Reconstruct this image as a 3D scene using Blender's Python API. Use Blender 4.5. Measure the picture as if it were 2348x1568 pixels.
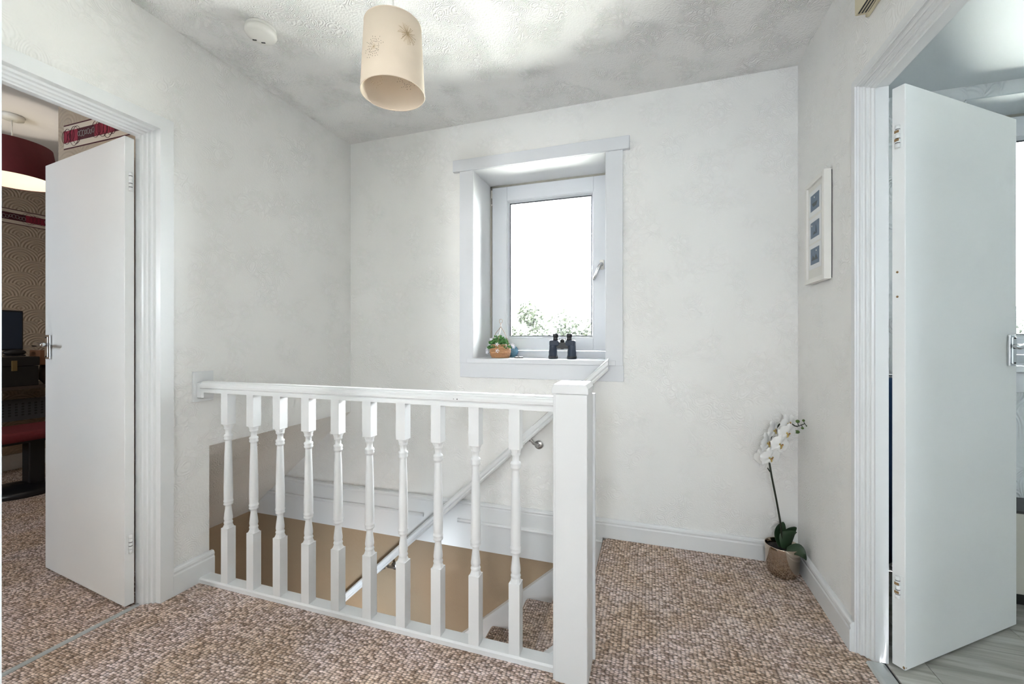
import bpy, math, random
from mathutils import Vector, Matrix
random.seed(7)
scene = bpy.context.scene
COL = scene.collection
for o in list(bpy.data.objects):
    bpy.data.objects.remove(o)

# ------------------------------------------------------------------ camera, sky, lights, exposure
FPX, YAW, CXP, CYP, CAMH = 958.6, math.radians(18.23), 1174.0, 778.5, 1.10
cam = bpy.data.objects.new('camera', bpy.data.cameras.new('camera'))
COL.objects.link(cam)
cam.location = (0, 0, CAMH)
cam.rotation_euler = (math.pi / 2, 0, YAW)
cam.data.sensor_width = 36.0
cam.data.lens = 36.0 * FPX / 2348.0
cam.data.shift_y = (CYP - 784.0) / 2348.0
cam.data.clip_start = 0.02
cam.data.clip_end = 400
scene.camera = cam

SKY = 30.0
world = bpy.data.worlds.new('sky')
scene.world = world
world.use_nodes = True
wn = world.node_tree
bg = wn.nodes['Background']
# overcast daylight sky: thin cloud, a little blue between
wtc = wn.nodes.new('ShaderNodeTexCoord')
wno = wn.nodes.new('ShaderNodeTexNoise')
wno.inputs['Scale'].default_value = 2.2
wno.inputs['Detail'].default_value = 5
wrp = wn.nodes.new('ShaderNodeValToRGB')
wrp.color_ramp.elements[0].position = 0.40
wrp.color_ramp.elements[0].color = (0.78, 0.90, 1.0, 1)
wrp.color_ramp.elements[1].position = 0.58
wrp.color_ramp.elements[1].color = (1.0, 1.0, 1.0, 1)
wn.links.new(wtc.outputs['Generated'], wno.inputs['Vector'])
wn.links.new(wno.outputs['Fac'], wrp.inputs['Fac'])
wn.links.new(wrp.outputs['Color'], bg.inputs['Color'])
bg.inputs['Strength'].default_value = SKY

def area(name, loc, rot, sx, sy, power, color=(1, 1, 1), portal=False, spread=180):
    l = bpy.data.lights.new(name, 'AREA')
    l.shape = 'RECTANGLE'
    l.size, l.size_y = sx, sy
    l.energy = power
    l.color = color
    l.spread = math.radians(spread)
    if portal:
        l.cycles.is_portal = True
    o = bpy.data.objects.new(name, l)
    COL.objects.link(o)
    o.location = loc
    o.rotation_euler = rot
    return o

P2 = math.pi / 2
# daylight through the house windows and through unseen openings added as fill
area('landing_window_daylight', (-0.63, 2.80, 1.56), (-P2, 0, 0), 0.86, 1.22, 1, portal=True)
area('bathroom_window_daylight', (1.76, 2.80, 1.56), (-P2, 0, 0), 0.86, 1.22, 1, portal=True)
HWX, HWZ, HWW, HWH = -0.08, 1.60, 0.38, 0.40          # unseen opening added behind the camera for front fill
BWX, BWZ, BWW, BWH = -3.40, 1.50, 0.36, 0.37          # bedroom window
SWX, SWZ, SWW, SWH = -1.72, -0.74, 0.17, 0.24         # opening added in the unseen near wall to brighten the stairwell
area('passage_fill_daylight', (HWX, -2.47, HWZ), (P2, 0, 0), HWW, HWH, 1, portal=True)
area('bedroom_window_daylight', (BWX, -1.21, BWZ), (P2, 0, 0), BWW, BWH, 1, portal=True)
area('stairwell_fill_daylight', (SWX, 1.325, SWZ), (P2, 0, 0), SWW, SWH, 1, portal=True)

vs = scene.view_settings
vs.view_transform = 'Standard'
vs.look = 'None'
vs.exposure = 1.62
vs.gamma = 1.0
vs.use_curve_mapping = False
try:
    cy = scene.cycles
    cy.caustics_reflective = False
    cy.caustics_refractive = False
    cy.glossy_bounces = 2
    cy.transmission_bounces = 2
    cy.diffuse_bounces = 4
    cy.max_bounces = 7
    cy.adaptive_threshold = 0.03
except Exception:
    pass

# ------------------------------------------------------------------ helpers
def ray(u, v):
    k = (u - CXP) / FPX
    s, c = math.sin(YAW), math.cos(YAW)
    return (-s + c * k, c + s * k, -(v - CYP) / FPX)
def atY(u, v, y):
    r = ray(u, v); t = y / r[1]
    return Vector((r[0] * t, y, CAMH + r[2] * t))

class MB:
    """collects geometry for one mesh"""
    def __init__(self):
        self.v, self.f, self.s = [], [], []
    def add(self, vs_, fs_, smooth=False):
        b = len(self.v)
        self.v += [tuple(p) for p in vs_]
        for f in fs_:
            self.f.append([b + i for i in f]); self.s.append(smooth)
        return self
    def box(self, x0, x1, y0, y1, z0, z1, M=None):
        p = [(x0, y0, z0), (x1, y0, z0), (x1, y1, z0), (x0, y1, z0), (x0, y0, z1), (x1, y0, z1), (x1, y1, z1), (x0, y1, z1)]
        if M is not None:
            p = [M @ Vector(q) for q in p]
        return self.add(p, [(0, 3, 2, 1), (4, 5, 6, 7), (0, 1, 5, 4), (1, 2, 6, 5), (2, 3, 7, 6), (3, 0, 4, 7)])
    def prism(self, pts, vec, smooth=False):
        n = len(pts)
        vec = Vector(vec)
        a = [Vector(p) for p in pts]
        b = [p + vec for p in a]
        fs = [(i, (i + 1) % n, n + (i + 1) % n, n + i) for i in range(n)]
        base = len(self.v)
        self.add(a + b, fs, smooth)
        self.f.append([base + i for i in range(n - 1, -1, -1)]); self.s.append(False)
        self.f.append([base + n + i for i in range(n)]); self.s.append(False)
        return self
    def lathe(self, prof, n=24, c=(0, 0, 0), M=None, smooth=True, cap=True):
        vs_, fs_ = [], []
        for r, z in prof:
            for i in range(n):
                a = 2 * math.pi * i / n
                p = Vector((r * math.cos(a), r * math.sin(a), z))
                p = M @ p if M is not None else p
                vs_.append(p + Vector(c))
        for j in range(len(prof) - 1):
            for i in range(n):
                k = (i + 1) % n
                fs_.append((j * n + i, j * n + k, (j + 1) * n + k, (j + 1) * n + i))
        base = len(self.v)
        self.add(vs_, fs_, smooth)
        if cap:
            self.f.append([base + i for i in range(n - 1, -1, -1)]); self.s.append(False)
            t = (len(prof) - 1) * n
            self.f.append([base + t + i for i in range(n)]); self.s.append(False)
        return self
    def tube(self, path, r, n=10, closed=False, smooth=True):
        path = [Vector(p) for p in path]
        rs = r if isinstance(r, (list, tuple)) else [r] * len(path)
        m = len(path)
        vs_, fs_ = [], []
        up = None
        for i, p in enumerate(path):
            if closed:
                t = path[(i + 1) % m] - path[i - 1]
            else:
                t = path[min(i + 1, m - 1)] - path[max(i - 1, 0)]
            t.normalize()
            if up is None:
                up = Vector((0, 0, 1)) if abs(t.z) < .9 else Vector((1, 0, 0))
            a = up - t * up.dot(t)
            if a.length < 1e-6:
                a = t.orthogonal()
            a.normalize(); up = a
            b = t.cross(a)
            for k in range(n):
                an = 2 * math.pi * k / n
                vs_.append(p + (a * math.cos(an) + b * math.sin(an)) * rs[i])
        for j in range(m if closed else m - 1):
            j2 = (j + 1) % m
            for k in range(n):
                k2 = (k + 1) % n
                fs_.append((j * n + k, j * n + k2, j2 * n + k2, j2 * n + k))
        base = len(self.v)
        self.add(vs_, fs_, smooth)
        if not closed:
            self.f.append([base + i for i in range(n - 1, -1, -1)]); self.s.append(False)
            t = (m - 1) * n
            self.f.append([base + t + i for i in range(n)]); self.s.append(False)
        return self
    def ball(self, c, r, nu=14, nv=9, sc=(1, 1, 1)):
        prof = []
        vs_, fs_ = [], []
        for j in range(nv + 1):
            ph = math.pi * j / nv
            for i in range(nu):
                th = 2 * math.pi * i / nu
                vs_.append((c[0] + r * sc[0] * math.sin(ph) * math.cos(th), c[1] + r * sc[1] * math.sin(ph) * math.sin(th), c[2] - r * sc[2] * math.cos(ph)))
        for j in range(nv):
            for i in range(nu):
                k = (i + 1) % nu
                fs_.append((j * nu + i, j * nu + k, (j + 1) * nu + k, (j + 1) * nu + i))
        return self.add(vs_, fs_, True)
    def mesh(self, name):
        me = bpy.data.meshes.new(name)
        me.from_pydata(self.v, [], self.f)
        me.polygons.foreach_set('use_smooth', self.s)
        me.validate(); me.update()
        import bmesh
        bm = bmesh.new(); bm.from_mesh(me)
        bmesh.ops.recalc_face_normals(bm, faces=bm.faces)
        bm.to_mesh(me); bm.free()
        return me
    def build(self, name, m, parent=None, bev=0.0, seg=2):
        o = bpy.data.objects.new(name, self.mesh(name))
        COL.objects.link(o)
        if m is not None:
            o.data.materials.append(m)
        if parent is not None:
            o.parent = parent
        if bev:
            md = o.modifiers.new('bevel', 'BEVEL')
            md.width = bev; md.segments = seg; md.limit_method = 'ANGLE'; md.angle_limit = math.radians(35)
        return o

def empty(name, loc=(0, 0, 0), parent=None):
    o = bpy.data.objects.new(name, None)
    COL.objects.link(o)
    o.location = loc
    o.empty_display_size = .05
    if parent is not None:
        o.parent = parent
    return o
def tag(o, label, cat=None, group=None, kind=None):
    if label: o['label'] = label
    if cat: o['category'] = cat
    if group: o['group'] = group
    if kind: o['kind'] = kind
    return o
def struct(o, label):
    o['kind'] = 'structure'
    o['label'] = label
    return o
def dup(o, parent=None, loc=None):
    c = o.copy()
    COL.objects.link(c)
    if parent is not None:
        c.parent = parent
    if loc is not None:
        c.location = loc
    for ch in o.children:
        k = ch.copy(); COL.objects.link(k); k.parent = c
    return c

# ------------------------------------------------------------------ materials
def new_mat(name):
    m = bpy.data.materials.new(name)
    m.use_nodes = True
    nt = m.node_tree
    return m, nt, nt.nodes['Principled BSDF']
def N(nt, t, **kw):
    n = nt.nodes.new(t)
    for k, v in kw.items():
        if k in n.inputs.keys():
            n.inputs[k].default_value = v
        else:
            setattr(n, k, v)
    return n
def math_(nt, op, a, b=None, clamp=False):
    n = nt.nodes.new('ShaderNodeMath'); n.operation = op; n.use_clamp = clamp
    for i, x in enumerate((a, b)):
        if x is None: continue
        if isinstance(x, (int, float)): n.inputs[i].default_value = x
        else: nt.links.new(x, n.inputs[i])
    return n.outputs[0]
def mixc(nt, f, a, b):
    n = nt.nodes.new('ShaderNodeMix'); n.data_type = 'RGBA'
    for s, x in ((n.inputs[0], f), (n.inputs[6], a), (n.inputs[7], b)):
        if isinstance(x, (int, float)): s.default_value = x
        elif isinstance(x, tuple): s.default_value = x + (1,) if len(x) == 3 else x
        else: nt.links.new(x, s)
    return n.outputs[2]
def bump(nt, bs, h, strength, dist):
    b = N(nt, 'ShaderNodeBump'); b.inputs['Strength'].default_value = strength; b.inputs['Distance'].default_value = dist
    nt.links.new(h, b.inputs['Height'])
    nt.links.new(b.outputs['Normal'], bs.inputs['Normal'])
def plain(name, col, rough=.5, metal=0.0, var=0.0, vscale=8.0, bmp=0.0, bscale=60, spec=.5, alpha=1, coat=0):
    m, nt, bs = new_mat(name)
    bs.inputs['Base Color'].default_value = col + (1,)
    bs.inputs['Roughness'].default_value = rough
    bs.inputs['Metallic'].default_value = metal
    bs.inputs['Specular IOR Level'].default_value = spec
    bs.inputs['Coat Weight'].default_value = coat
    tc = N(nt, 'ShaderNodeTexCoord')
    if var:
        no = N(nt, 'ShaderNodeTexNoise', Scale=vscale, Detail=2.0)
        nt.links.new(tc.outputs['Object'], no.inputs['Vector'])
        c2 = tuple(max(0, c * (1 - var)) for c in col)
        nt.links.new(mixc(nt, no.outputs['Fac'], c2, tuple(min(1, c * (1 + var * .6)) for c in col)), bs.inputs['Base Color'])
    if bmp:
        nb = N(nt, 'ShaderNodeTexNoise', Scale=float(bscale), Detail=3.0)
        nt.links.new(tc.outputs['Object'], nb.inputs['Vector'])
        bump(nt, bs, nb.outputs['Fac'], bmp, .002)
    return m
def embossed(name, col, ring_scale, ring_freq, strength, dist, rough=.75, var=.05, stipple=.4, warp=.05):
    """embossed (anaglypta) paper: distorted rings and stipple as fine relief"""
    m, nt, bs = new_mat(name)
    bs.inputs['Roughness'].default_value = rough
    bs.inputs['Specular IOR Level'].default_value = .25
    tc = N(nt, 'ShaderNodeTexCoord')
    n1 = N(nt, 'ShaderNodeTexNoise', Scale=9.0, Detail=0.0)
    nt.links.new(tc.outputs['Object'], n1.inputs['Vector'])
    sub = N(nt, 'ShaderNodeVectorMath', operation='SUBTRACT'); sub.inputs[1].default_value = (.5, .5, .5)
    nt.links.new(n1.outputs['Color'], sub.inputs[0])
    sc = N(nt, 'ShaderNodeVectorMath', operation='SCALE'); sc.inputs['Scale'].default_value = warp
    nt.links.new(sub.outputs[0], sc.inputs[0])
    ad = N(nt, 'ShaderNodeVectorMath', operation='ADD')
    nt.links.new(tc.outputs['Object'], ad.inputs[0]); nt.links.new(sc.outputs[0], ad.inputs[1])
    vo = N(nt, 'ShaderNodeTexVoronoi', Scale=ring_scale)
    nt.links.new(ad.outputs[0], vo.inputs['Vector'])
    s = math_(nt, 'SINE', math_(nt, 'MULTIPLY', vo.outputs['Distance'], ring_freq))
    s = math_(nt, 'MULTIPLY', math_(nt, 'ADD', s, 1.0), .5)
    nm = N(nt, 'ShaderNodeTexNoise', Scale=7.0, Detail=0.0)
    nt.links.new(tc.outputs['Object'], nm.inputs['Vector'])
    mr = N(nt, 'ShaderNodeMapRange'); mr.inputs[1].default_value = .40; mr.inputs[2].default_value = .60
    nt.links.new(nm.outputs['Fac'], mr.inputs[0])
    ns = N(nt, 'ShaderNodeTexNoise', Scale=120.0, Detail=0.0)
    nt.links.new(tc.outputs['Object'], ns.inputs['Vector'])
    h = math_(nt, 'ADD', math_(nt, 'MULTIPLY', s, mr.outputs[0]), math_(nt, 'MULTIPLY', ns.outputs['Fac'], stipple))
    bump(nt, bs, h, strength, dist)
    nv = N(nt, 'ShaderNodeTexNoise', Scale=2.3, Detail=1.0)
    nt.links.new(tc.outputs['Object'], nv.inputs['Vector'])
    nt.links.new(mixc(nt, nv.outputs['Fac'], tuple(c * (1 - var) for c in col), tuple(min(1, c * (1 + var * .5)) for c in col)), bs.inputs['Base Color'])
    return m
def carpet_mat():
    m, nt, bs = new_mat('berber_carpet')
    bs.inputs['Roughness'].default_value = .95
    bs.inputs['Specular IOR Level'].default_value = .1
    tc = N(nt, 'ShaderNodeTexCoord')
    mp = N(nt, 'ShaderNodeMapping'); mp.inputs['Scale'].default_value = (74, 128, 110)
    nt.links.new(tc.outputs['Object'], mp.inputs['Vector'])
    vo = N(nt, 'ShaderNodeTexVoronoi', Scale=1.0, Randomness=.45)
    nt.links.new(mp.outputs[0], vo.inputs['Vector'])
    sep = N(nt, 'ShaderNodeSeparateColor')
    nt.links.new(vo.outputs['Color'], sep.inputs[0])
    rp = N(nt, 'ShaderNodeValToRGB')
    e = rp.color_ramp.elements
    e[0].position = 0.0; e[0].color = (.33, .25, .20, 1)
    e[1].position = 1.0; e[1].color = (.82, .74, .69, 1)
    for p, c in ((.25, (.48, .39, .325, 1)), (.5, (.61, .515, .45, 1)), (.75, (.70, .61, .555, 1))):
        x = e.new(p); x.color = c
    nt.links.new(sep.outputs[0], rp.inputs['Fac'])
    # broad warm / pinkish patches of the mixed yarn
    nz = N(nt, 'ShaderNodeTexNoise', Scale=5.0, Detail=3.0)
    nt.links.new(tc.outputs['Object'], nz.inputs['Vector'])
    mr = N(nt, 'ShaderNodeMapRange'); mr.inputs[1].default_value = .38; mr.inputs[2].default_value = .62
    nt.links.new(nz.outputs['Fac'], mr.inputs[0])
    tint = mixc(nt, mr.outputs[0], (1.12, 1.0, .875), (1.24, 1.18, 1.20))
    mu = nt.nodes.new('ShaderNodeMix'); mu.data_type = 'RGBA'; mu.blend_type = 'MULTIPLY'; mu.inputs[0].default_value = 1
    nt.links.new(rp.outputs[0], mu.inputs[6]); nt.links.new(tint, mu.inputs[7])
    # loop self-shadow painted into the colour between the loops
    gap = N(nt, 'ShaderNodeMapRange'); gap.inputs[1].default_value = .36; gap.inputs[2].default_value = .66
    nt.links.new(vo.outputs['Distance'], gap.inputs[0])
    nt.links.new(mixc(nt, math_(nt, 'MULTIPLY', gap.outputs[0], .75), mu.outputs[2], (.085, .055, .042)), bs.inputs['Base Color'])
    h = math_(nt, 'SUBTRACT', 1.0, vo.outputs['Distance'])
    bump(nt, bs, h, .9, .006)
    return m
def fan_paper():
    """bedroom paper with overlapping embossed fan arcs, brown-beige"""
    m, nt, bs = new_mat('fan_paper')
    bs.inputs['Roughness'].default_value = .6
    tc = N(nt, 'ShaderNodeTexCoord')
    sx = N(nt, 'ShaderNodeSeparateXYZ'); nt.links.new(tc.outputs['Object'], sx.inputs[0])
    hcoord = math_(nt, 'MULTIPLY', math_(nt, 'ADD', sx.outputs[0], sx.outputs[1]), 4.6)
    v = math_(nt, 'MULTIPLY', sx.outputs[2], 9.5)
    row = math_(nt, 'FLOOR', v)
    hx = math_(nt, 'SUBTRACT', math_(nt, 'FRACT', math_(nt, 'ADD', hcoord, math_(nt, 'MULTIPLY', row, .5))), .5)
    fz = math_(nt, 'MULTIPLY', math_(nt, 'FRACT', v), .55)
    d = math_(nt, 'SQRT', math_(nt, 'ADD', math_(nt, 'MULTIPLY', hx, hx), math_(nt, 'MULTIPLY', fz, fz)))
    s = math_(nt, 'SINE', math_(nt, 'MULTIPLY', d, 62.0))
    bump(nt, bs, s, .5, .004)
    bs.inputs['Base Color'].default_value = (.50, .40, .30, 1)
    return m
def wood_vinyl():
    m, nt, bs = new_mat('grey_wood_vinyl')
    bs.inputs['Roughness'].default_value = .38
    tc = N(nt, 'ShaderNodeTexCoord')
    oi = N(nt, 'ShaderNodeObjectInfo')
    mp = N(nt, 'ShaderNodeMapping'); mp.inputs['Scale'].default_value = (2.2, 34, 6)
    nt.links.new(tc.outputs['Object'], mp.inputs['Vector'])
    ad = N(nt, 'ShaderNodeVectorMath', operation='ADD')
    nt.links.new(mp.outputs[0], ad.inputs[0])
    sx = N(nt, 'ShaderNodeVectorMath', operation='SCALE'); sx.inputs[0].default_value = (17, 11, 5)
    nt.links.new(oi.outputs['Random'], sx.inputs['Scale'])
    nt.links.new(sx.outputs[0], ad.inputs[1])
    nz = N(nt, 'ShaderNodeTexNoise', Scale=1.0, Detail=6.0, Roughness=.62, Distortion=.6)
    nt.links.new(ad.outputs[0], nz.inputs['Vector'])
    rp = N(nt, 'ShaderNodeValToRGB')
    e = rp.color_ramp.elements
    e[0].position = .28; e[0].color = (.24, .225, .19, 1)
    e[1].position = .72; e[1].color = (.60, .595, .56, 1)
    x = e.new(.5); x.color = (.44, .425, .38, 1)
    nt.links.new(nz.outputs['Fac'], rp.inputs['Fac'])
    v = math_(nt, 'ADD', math_(nt, 'MULTIPLY', oi.outputs['Random'], .35), .85)
    mu = N(nt, 'ShaderNodeVectorMath', operation='SCALE')
    nt.links.new(rp.outputs[0], mu.inputs[0]); nt.links.new(v, mu.inputs['Scale'])
    nt.links.new(mu.outputs[0], bs.inputs['Base Color'])
    return m
def glass_mat():
    m, nt, bs = new_mat('window_glass')
    nt.nodes.remove(bs)
    out = [n for n in nt.nodes if n.type == 'OUTPUT_MATERIAL'][0]
    tr = N(nt, 'ShaderNodeBsdfTransparent'); tr.inputs[0].default_value = (.97, .985, .98, 1)
    gl = N(nt, 'ShaderNodeBsdfGlossy'); gl.inputs['Roughness'].default_value = .02
    lw = N(nt, 'ShaderNodeFresnel'); lw.inputs['IOR'].default_value = 1.45
    mx = N(nt, 'ShaderNodeMixShader')
    nt.links.new(lw.outputs[0], mx.inputs[0]); nt.links.new(tr.outputs[0], mx.inputs[1]); nt.links.new(gl.outputs[0], mx.inputs[2])
    nt.links.new(mx.outputs[0], out.inputs['Surface'])
    return m

M = {}
M['wall'] = embossed('embossed_wall_paper', (.88, .868, .848), 18.0, 46.0, .34, .0042)
M['ceil'] = embossed('swirled_ceiling_paper', (.88, .87, .855), 24.0, 40.0, .62, .0058, stipple=.7, warp=.09)
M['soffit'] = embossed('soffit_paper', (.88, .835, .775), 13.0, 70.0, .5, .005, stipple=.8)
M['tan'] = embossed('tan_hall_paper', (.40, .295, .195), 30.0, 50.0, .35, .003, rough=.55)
M['trim'] = plain('white_gloss_paint', (.78, .785, .79), .32, var=.02, vscale=5)
M['trimw'] = plain('window_surround_paint', (.735, .745, .775), .6, var=.02)
M['reveal'] = plain('reveal_paint', (.86, .865, .875), .6, var=.02)
M['door'] = plain('white_door_paint', (.86, .86, .855), .42, var=.03, vscale=3)
M['upvc'] = plain('white_upvc', (.70, .72, .76), .3, var=.01)
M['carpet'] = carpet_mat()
M['seal'] = plain('aged_sealant', (.42, .40, .35), .7, var=.2, vscale=30)
M['gasket'] = plain('black_gasket', (.03, .035, .05), .4, var=.1)
M['glass'] = glass_mat()
M['chrome'] = plain('polished_chrome', (.72, .73, .75), .12, 1.0, var=.05)
M['nickel'] = plain('satin_nickel', (.48, .47, .46), .28, 1.0, var=.1)
M['alu'] = plain('aluminium_strip', (.55, .57, .56), .35, .8, var=.1, vscale=30)
M['vinyl'] = wood_vinyl()
M['shade'] = plain('cream_fabric_shade', (.80, .675, .545), .8, var=.03, vscale=20, bmp=.15, bscale=400)
M['thread'] = plain('ochre_thread', (.58, .42, .24), .7, var=.1)
M['hole'] = plain('dark_pinhole', (.10, .07, .05), .8, var=.1)
M['bright_hole'] = plain('pale_pinhole_edge', (.95, .9, .8), .7, var=.02)
M['plastic'] = plain('white_plastic', (.84, .82, .78), .4, var=.02)
M['cream'] = plain('aged_cream_plastic', (.70, .63, .45), .45, var=.06)
M['dark'] = plain('dark_slot', (.02, .02, .02), .6, var=.1)
M['black'] = plain('black_plastic', (.012, .012, .014), .35, var=.1)
M['navy'] = plain('navy_rubber', (.012, .022, .045), .45, var=.1)
M['lens'] = plain('coated_lens', (.02, .03, .05), .08, var=.1)
M['burgundy'] = plain('burgundy_fabric', (.16, .016, .022), .75, var=.12, vscale=40)
M['fan'] = fan_paper()
M['bed_ceil'] = plain('bedroom_ceiling_paint', (.80, .775, .74), .8, var=.03)
M['bord_cream'] = plain('border_cream', (.70, .61, .50), .7, var=.03)
M['bord_red'] = plain('border_crimson', (.30, .02, .045), .7, var=.15, vscale=20)
M['bord_dark'] = plain('border_maroon', (.075, .008, .016), .7, var=.15, vscale=20)
M['bord_grey'] = plain('border_silver_ring', (.28, .25, .24), .5, var=.1)
M['bath_wall'] = embossed('leaf_wall_paper', (.80, .825, .84), 5.0, 85.0, .6, .006, stipple=.1, warp=.12)
M['bath_paint'] = plain('bathroom_paint', (.66, .70, .715), .5, var=.02)
M['greige'] = plain('cream_cabinet', (.60, .575, .51), .5, var=.03)
M['blacktop'] = plain('black_worktop', (.025, .022, .02), .35, var=.1)
M['bluecloth'] = plain('blue_towelling', (.01, .05, .14), .9, var=.3, vscale=6, bmp=.5, bscale=200)
M['bronze'] = plain('bronze_mirror_glaze', (.50, .42, .34), .06, 1.0, var=.08, vscale=12)
M['soil'] = plain('black_compost', (.012, .010, .009), .9, var=.5, vscale=120, bmp=1.0, bscale=200)
M['leaf'] = plain('orchid_leaf_green', (.018, .042, .016), .38, var=.25, vscale=14)
M['stem'] = plain('orchid_stem', (.02, .026, .012), .5, var=.2)
M['petal'] = plain('white_petal', (.94, .935, .92), .6, var=.03, vscale=30)
M['lip'] = plain('yellow_lip', (.62, .45, .14), .6, var=.35, vscale=120)
M['lipred'] = plain('red_lip_spot', (.22, .04, .03), .6, var=.2)
M['bud'] = plain('green_bud', (.07, .13, .025), .45, var=.25, vscale=60)
M['wicker'] = plain('woven_wicker', (.52, .275, .135), .55, var=.25, vscale=70)
M['wire'] = plain('copper_wire', (.30, .17, .11), .4, .4, var=.15)
M['fol'] = plain('bright_foliage', (.10, .27, .075), .55, var=.45, vscale=40)
M['wflower'] = plain('lilac_white_flower', (.82, .80, .86), .6, var=.06, vscale=60)
M['blueglass'] = plain('blue_glazed_ball', (.16, .34, .46), .2, var=.4, vscale=50)
M['treeleaf'] = plain('tree_leaf', (.0125, .0165, .007), .6, var=.5, vscale=1.2)
M['bark'] = plain('tree_bark', (.05, .04, .03), .9, var=.3, vscale=10, bmp=.6, bscale=20)
M['bounce_ground'] = plain('pale_bounce_ground', (.46, .45, .40), .95, var=.2, vscale=1)  # unseen ground, made pale to bounce daylight up to the ceiling
M['print'] = plain('slate_blue_print', (.13, .19, .27), .45, var=.25, vscale=60)
M['printdark'] = plain('print_dark_shape', (.07, .085, .095), .5, var=.2)
M['matboard'] = plain('ivory_mount', (.78, .765, .72), .7, var=.02)
M['rust'] = plain('rusty_screw', (.33, .20, .09), .6, .3, var=.4, vscale=300)
M['woodbox'] = plain('brown_wood_box', (.22, .10, .05), .5, var=.25, vscale=18)
M['desk'] = plain('dark_desk_wood', (.06, .04, .03), .4, var=.3, vscale=14)
M['greymetal'] = plain('grey_perforated_metal', (.085, .085, .095), .45, .3, var=.08)
M['trunk'] = plain('black_leather_trunk', (.012, .011, .011), .45, var=.2, bmp=.3, bscale=150)
M['brass'] = plain('aged_brass', (.30, .22, .10), .4, .8, var=.2)
m_, nt_, b_ = new_mat('lit_bulb'); b_.inputs['Emission Color'].default_value = (1, .87, .7, 1); b_.inputs['Emission Strength'].default_value = 3.0; b_.inputs['Base Color'].default_value = (.9, .88, .8, 1); M['bulb'] = m_
M['lining'] = plain('shade_lining', (.34, .33, .26), .8, var=.05)
M['ext'] = plain('outside_render', (.45, .43, .40), .9, var=.1)

# ------------------------------------------------------------------ structure
XL, XR, YB, ZC = -1.955, .69, 2.385, 2.443
ZT = 2.60                     # top of the wall slabs
# carpeted floor: landing, bedroom and passage behind the camera
f = MB()
f.box(-5.25, .745, -2.4, 1.331, -.14, 0)
f.box(XL, .745, 1.331, 1.41, -.14, 0)
f.box(-.225, .745, 1.41, 2.385, -.14, 0)
f.box(-5.25, -2.93, 1.331, 3.6, -.14, 0)
# rounded carpet nosing at the head of the stairs
nos = [(-.225, 1.41, 0), (-.237, 1.41, -.003), (-.246, 1.41, -.012), (-.25, 1.41, -.026), (-.246, 1.41, -.04), (-.225, 1.41, -.05)]
f.prism(nos, (0, .945, 0))
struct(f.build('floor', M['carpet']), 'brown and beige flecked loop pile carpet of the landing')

c = MB()
c.box(XL - .08, XR + .1, -2.4, YB, ZC, ZT)
struct(c.build('ceiling', M['ceil']), 'white landing ceiling with embossed swirl paper')

# left wall with bedroom doorway; cut away above the stairs
DL0, DL1, DLH = .44, 1.162, 1.945
w = MB()
WX = XL - .07
w.box(WX, XL, .28, DL0 - .0355, -.14, ZT)
w.box(WX, XL, DL0 - .0355, DL1 + .0355, DLH + .0355, ZT)
w.box(WX, XL, DL1 + .0355, 1.413, -.14, ZT)
w.box(WX, XL, 1.413, YB, .605, ZT)
struct(w.build('wall_left', M['wall']), 'cream white embossed wall with bedroom doorway')

# back wall with landing window
WX0, WX1, WZ0, WZ1 = -1.033, -.232, .955, 2.142
w = MB()
w.box(-2.98, WX0, YB, 2.72, -.19, ZT)
w.box(WX1, XR + .1, YB, 2.72, -.19, ZT)
w.box(WX0, WX1, YB, 2.72, -.19, WZ0)
w.box(WX0, WX1, YB, 2.72, WZ1, ZT)
struct(w.build('wall_back', M['wall']), 'cream white embossed wall around the small window')

# right wall with bathroom doorway
DR0, DR1, DRH = .98, 1.740, 1.955
w = MB()
w.box(XR, XR + .083, -2.4, DR0 - .0355, -.14, ZT)
w.box(XR, XR + .083, DR0 - .0355, DR1 + .0355, DRH + .0355, ZT)
w.box(XR, XR + .083, DR1 + .0355, YB, -.14, ZT)
struct(w.build('wall_right', M['wall']), 'cream white embossed wall with bathroom doorway')

# wall at the photographer's side: a nib beside the camera and the passage behind
w = MB()
w.box(XL - .07, -.80, .18, .28, -.14, ZT)
w.box(-.90, -.80, -2.4, .18, -.14, ZT)
def holed(w, axis_x0, axis_x1, y0, y1, z0, z1, cx, cz, cw, chh):
    a0, a1, b0, b1 = cx - cw / 2, cx + cw / 2, cz - chh / 2, cz + chh / 2
    w.box(axis_x0, a0, y0, y1, z0, z1).box(a1, axis_x1, y0, y1, z0, z1)
    w.box(a0, a1, y0, y1, z0, b0).box(a0, a1, y0, y1, b1, z1)
holed(w, -.90, XR + .085, -2.46, -2.3, -.14, ZT, HWX, HWZ, HWW, HWH)
struct(w.build('wall_front', M['wall']), 'cream white wall beside and behind the camera')
t = MB()
t.box(-.80, -.7685, .165, .298, 0, 2.44)
t.box(-.87, -.80, .28, .298, 0, 2.44)
struct(t.build('trim_near', M['trim'], bev=.004), 'white door casing edge at far left of the picture')

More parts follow.
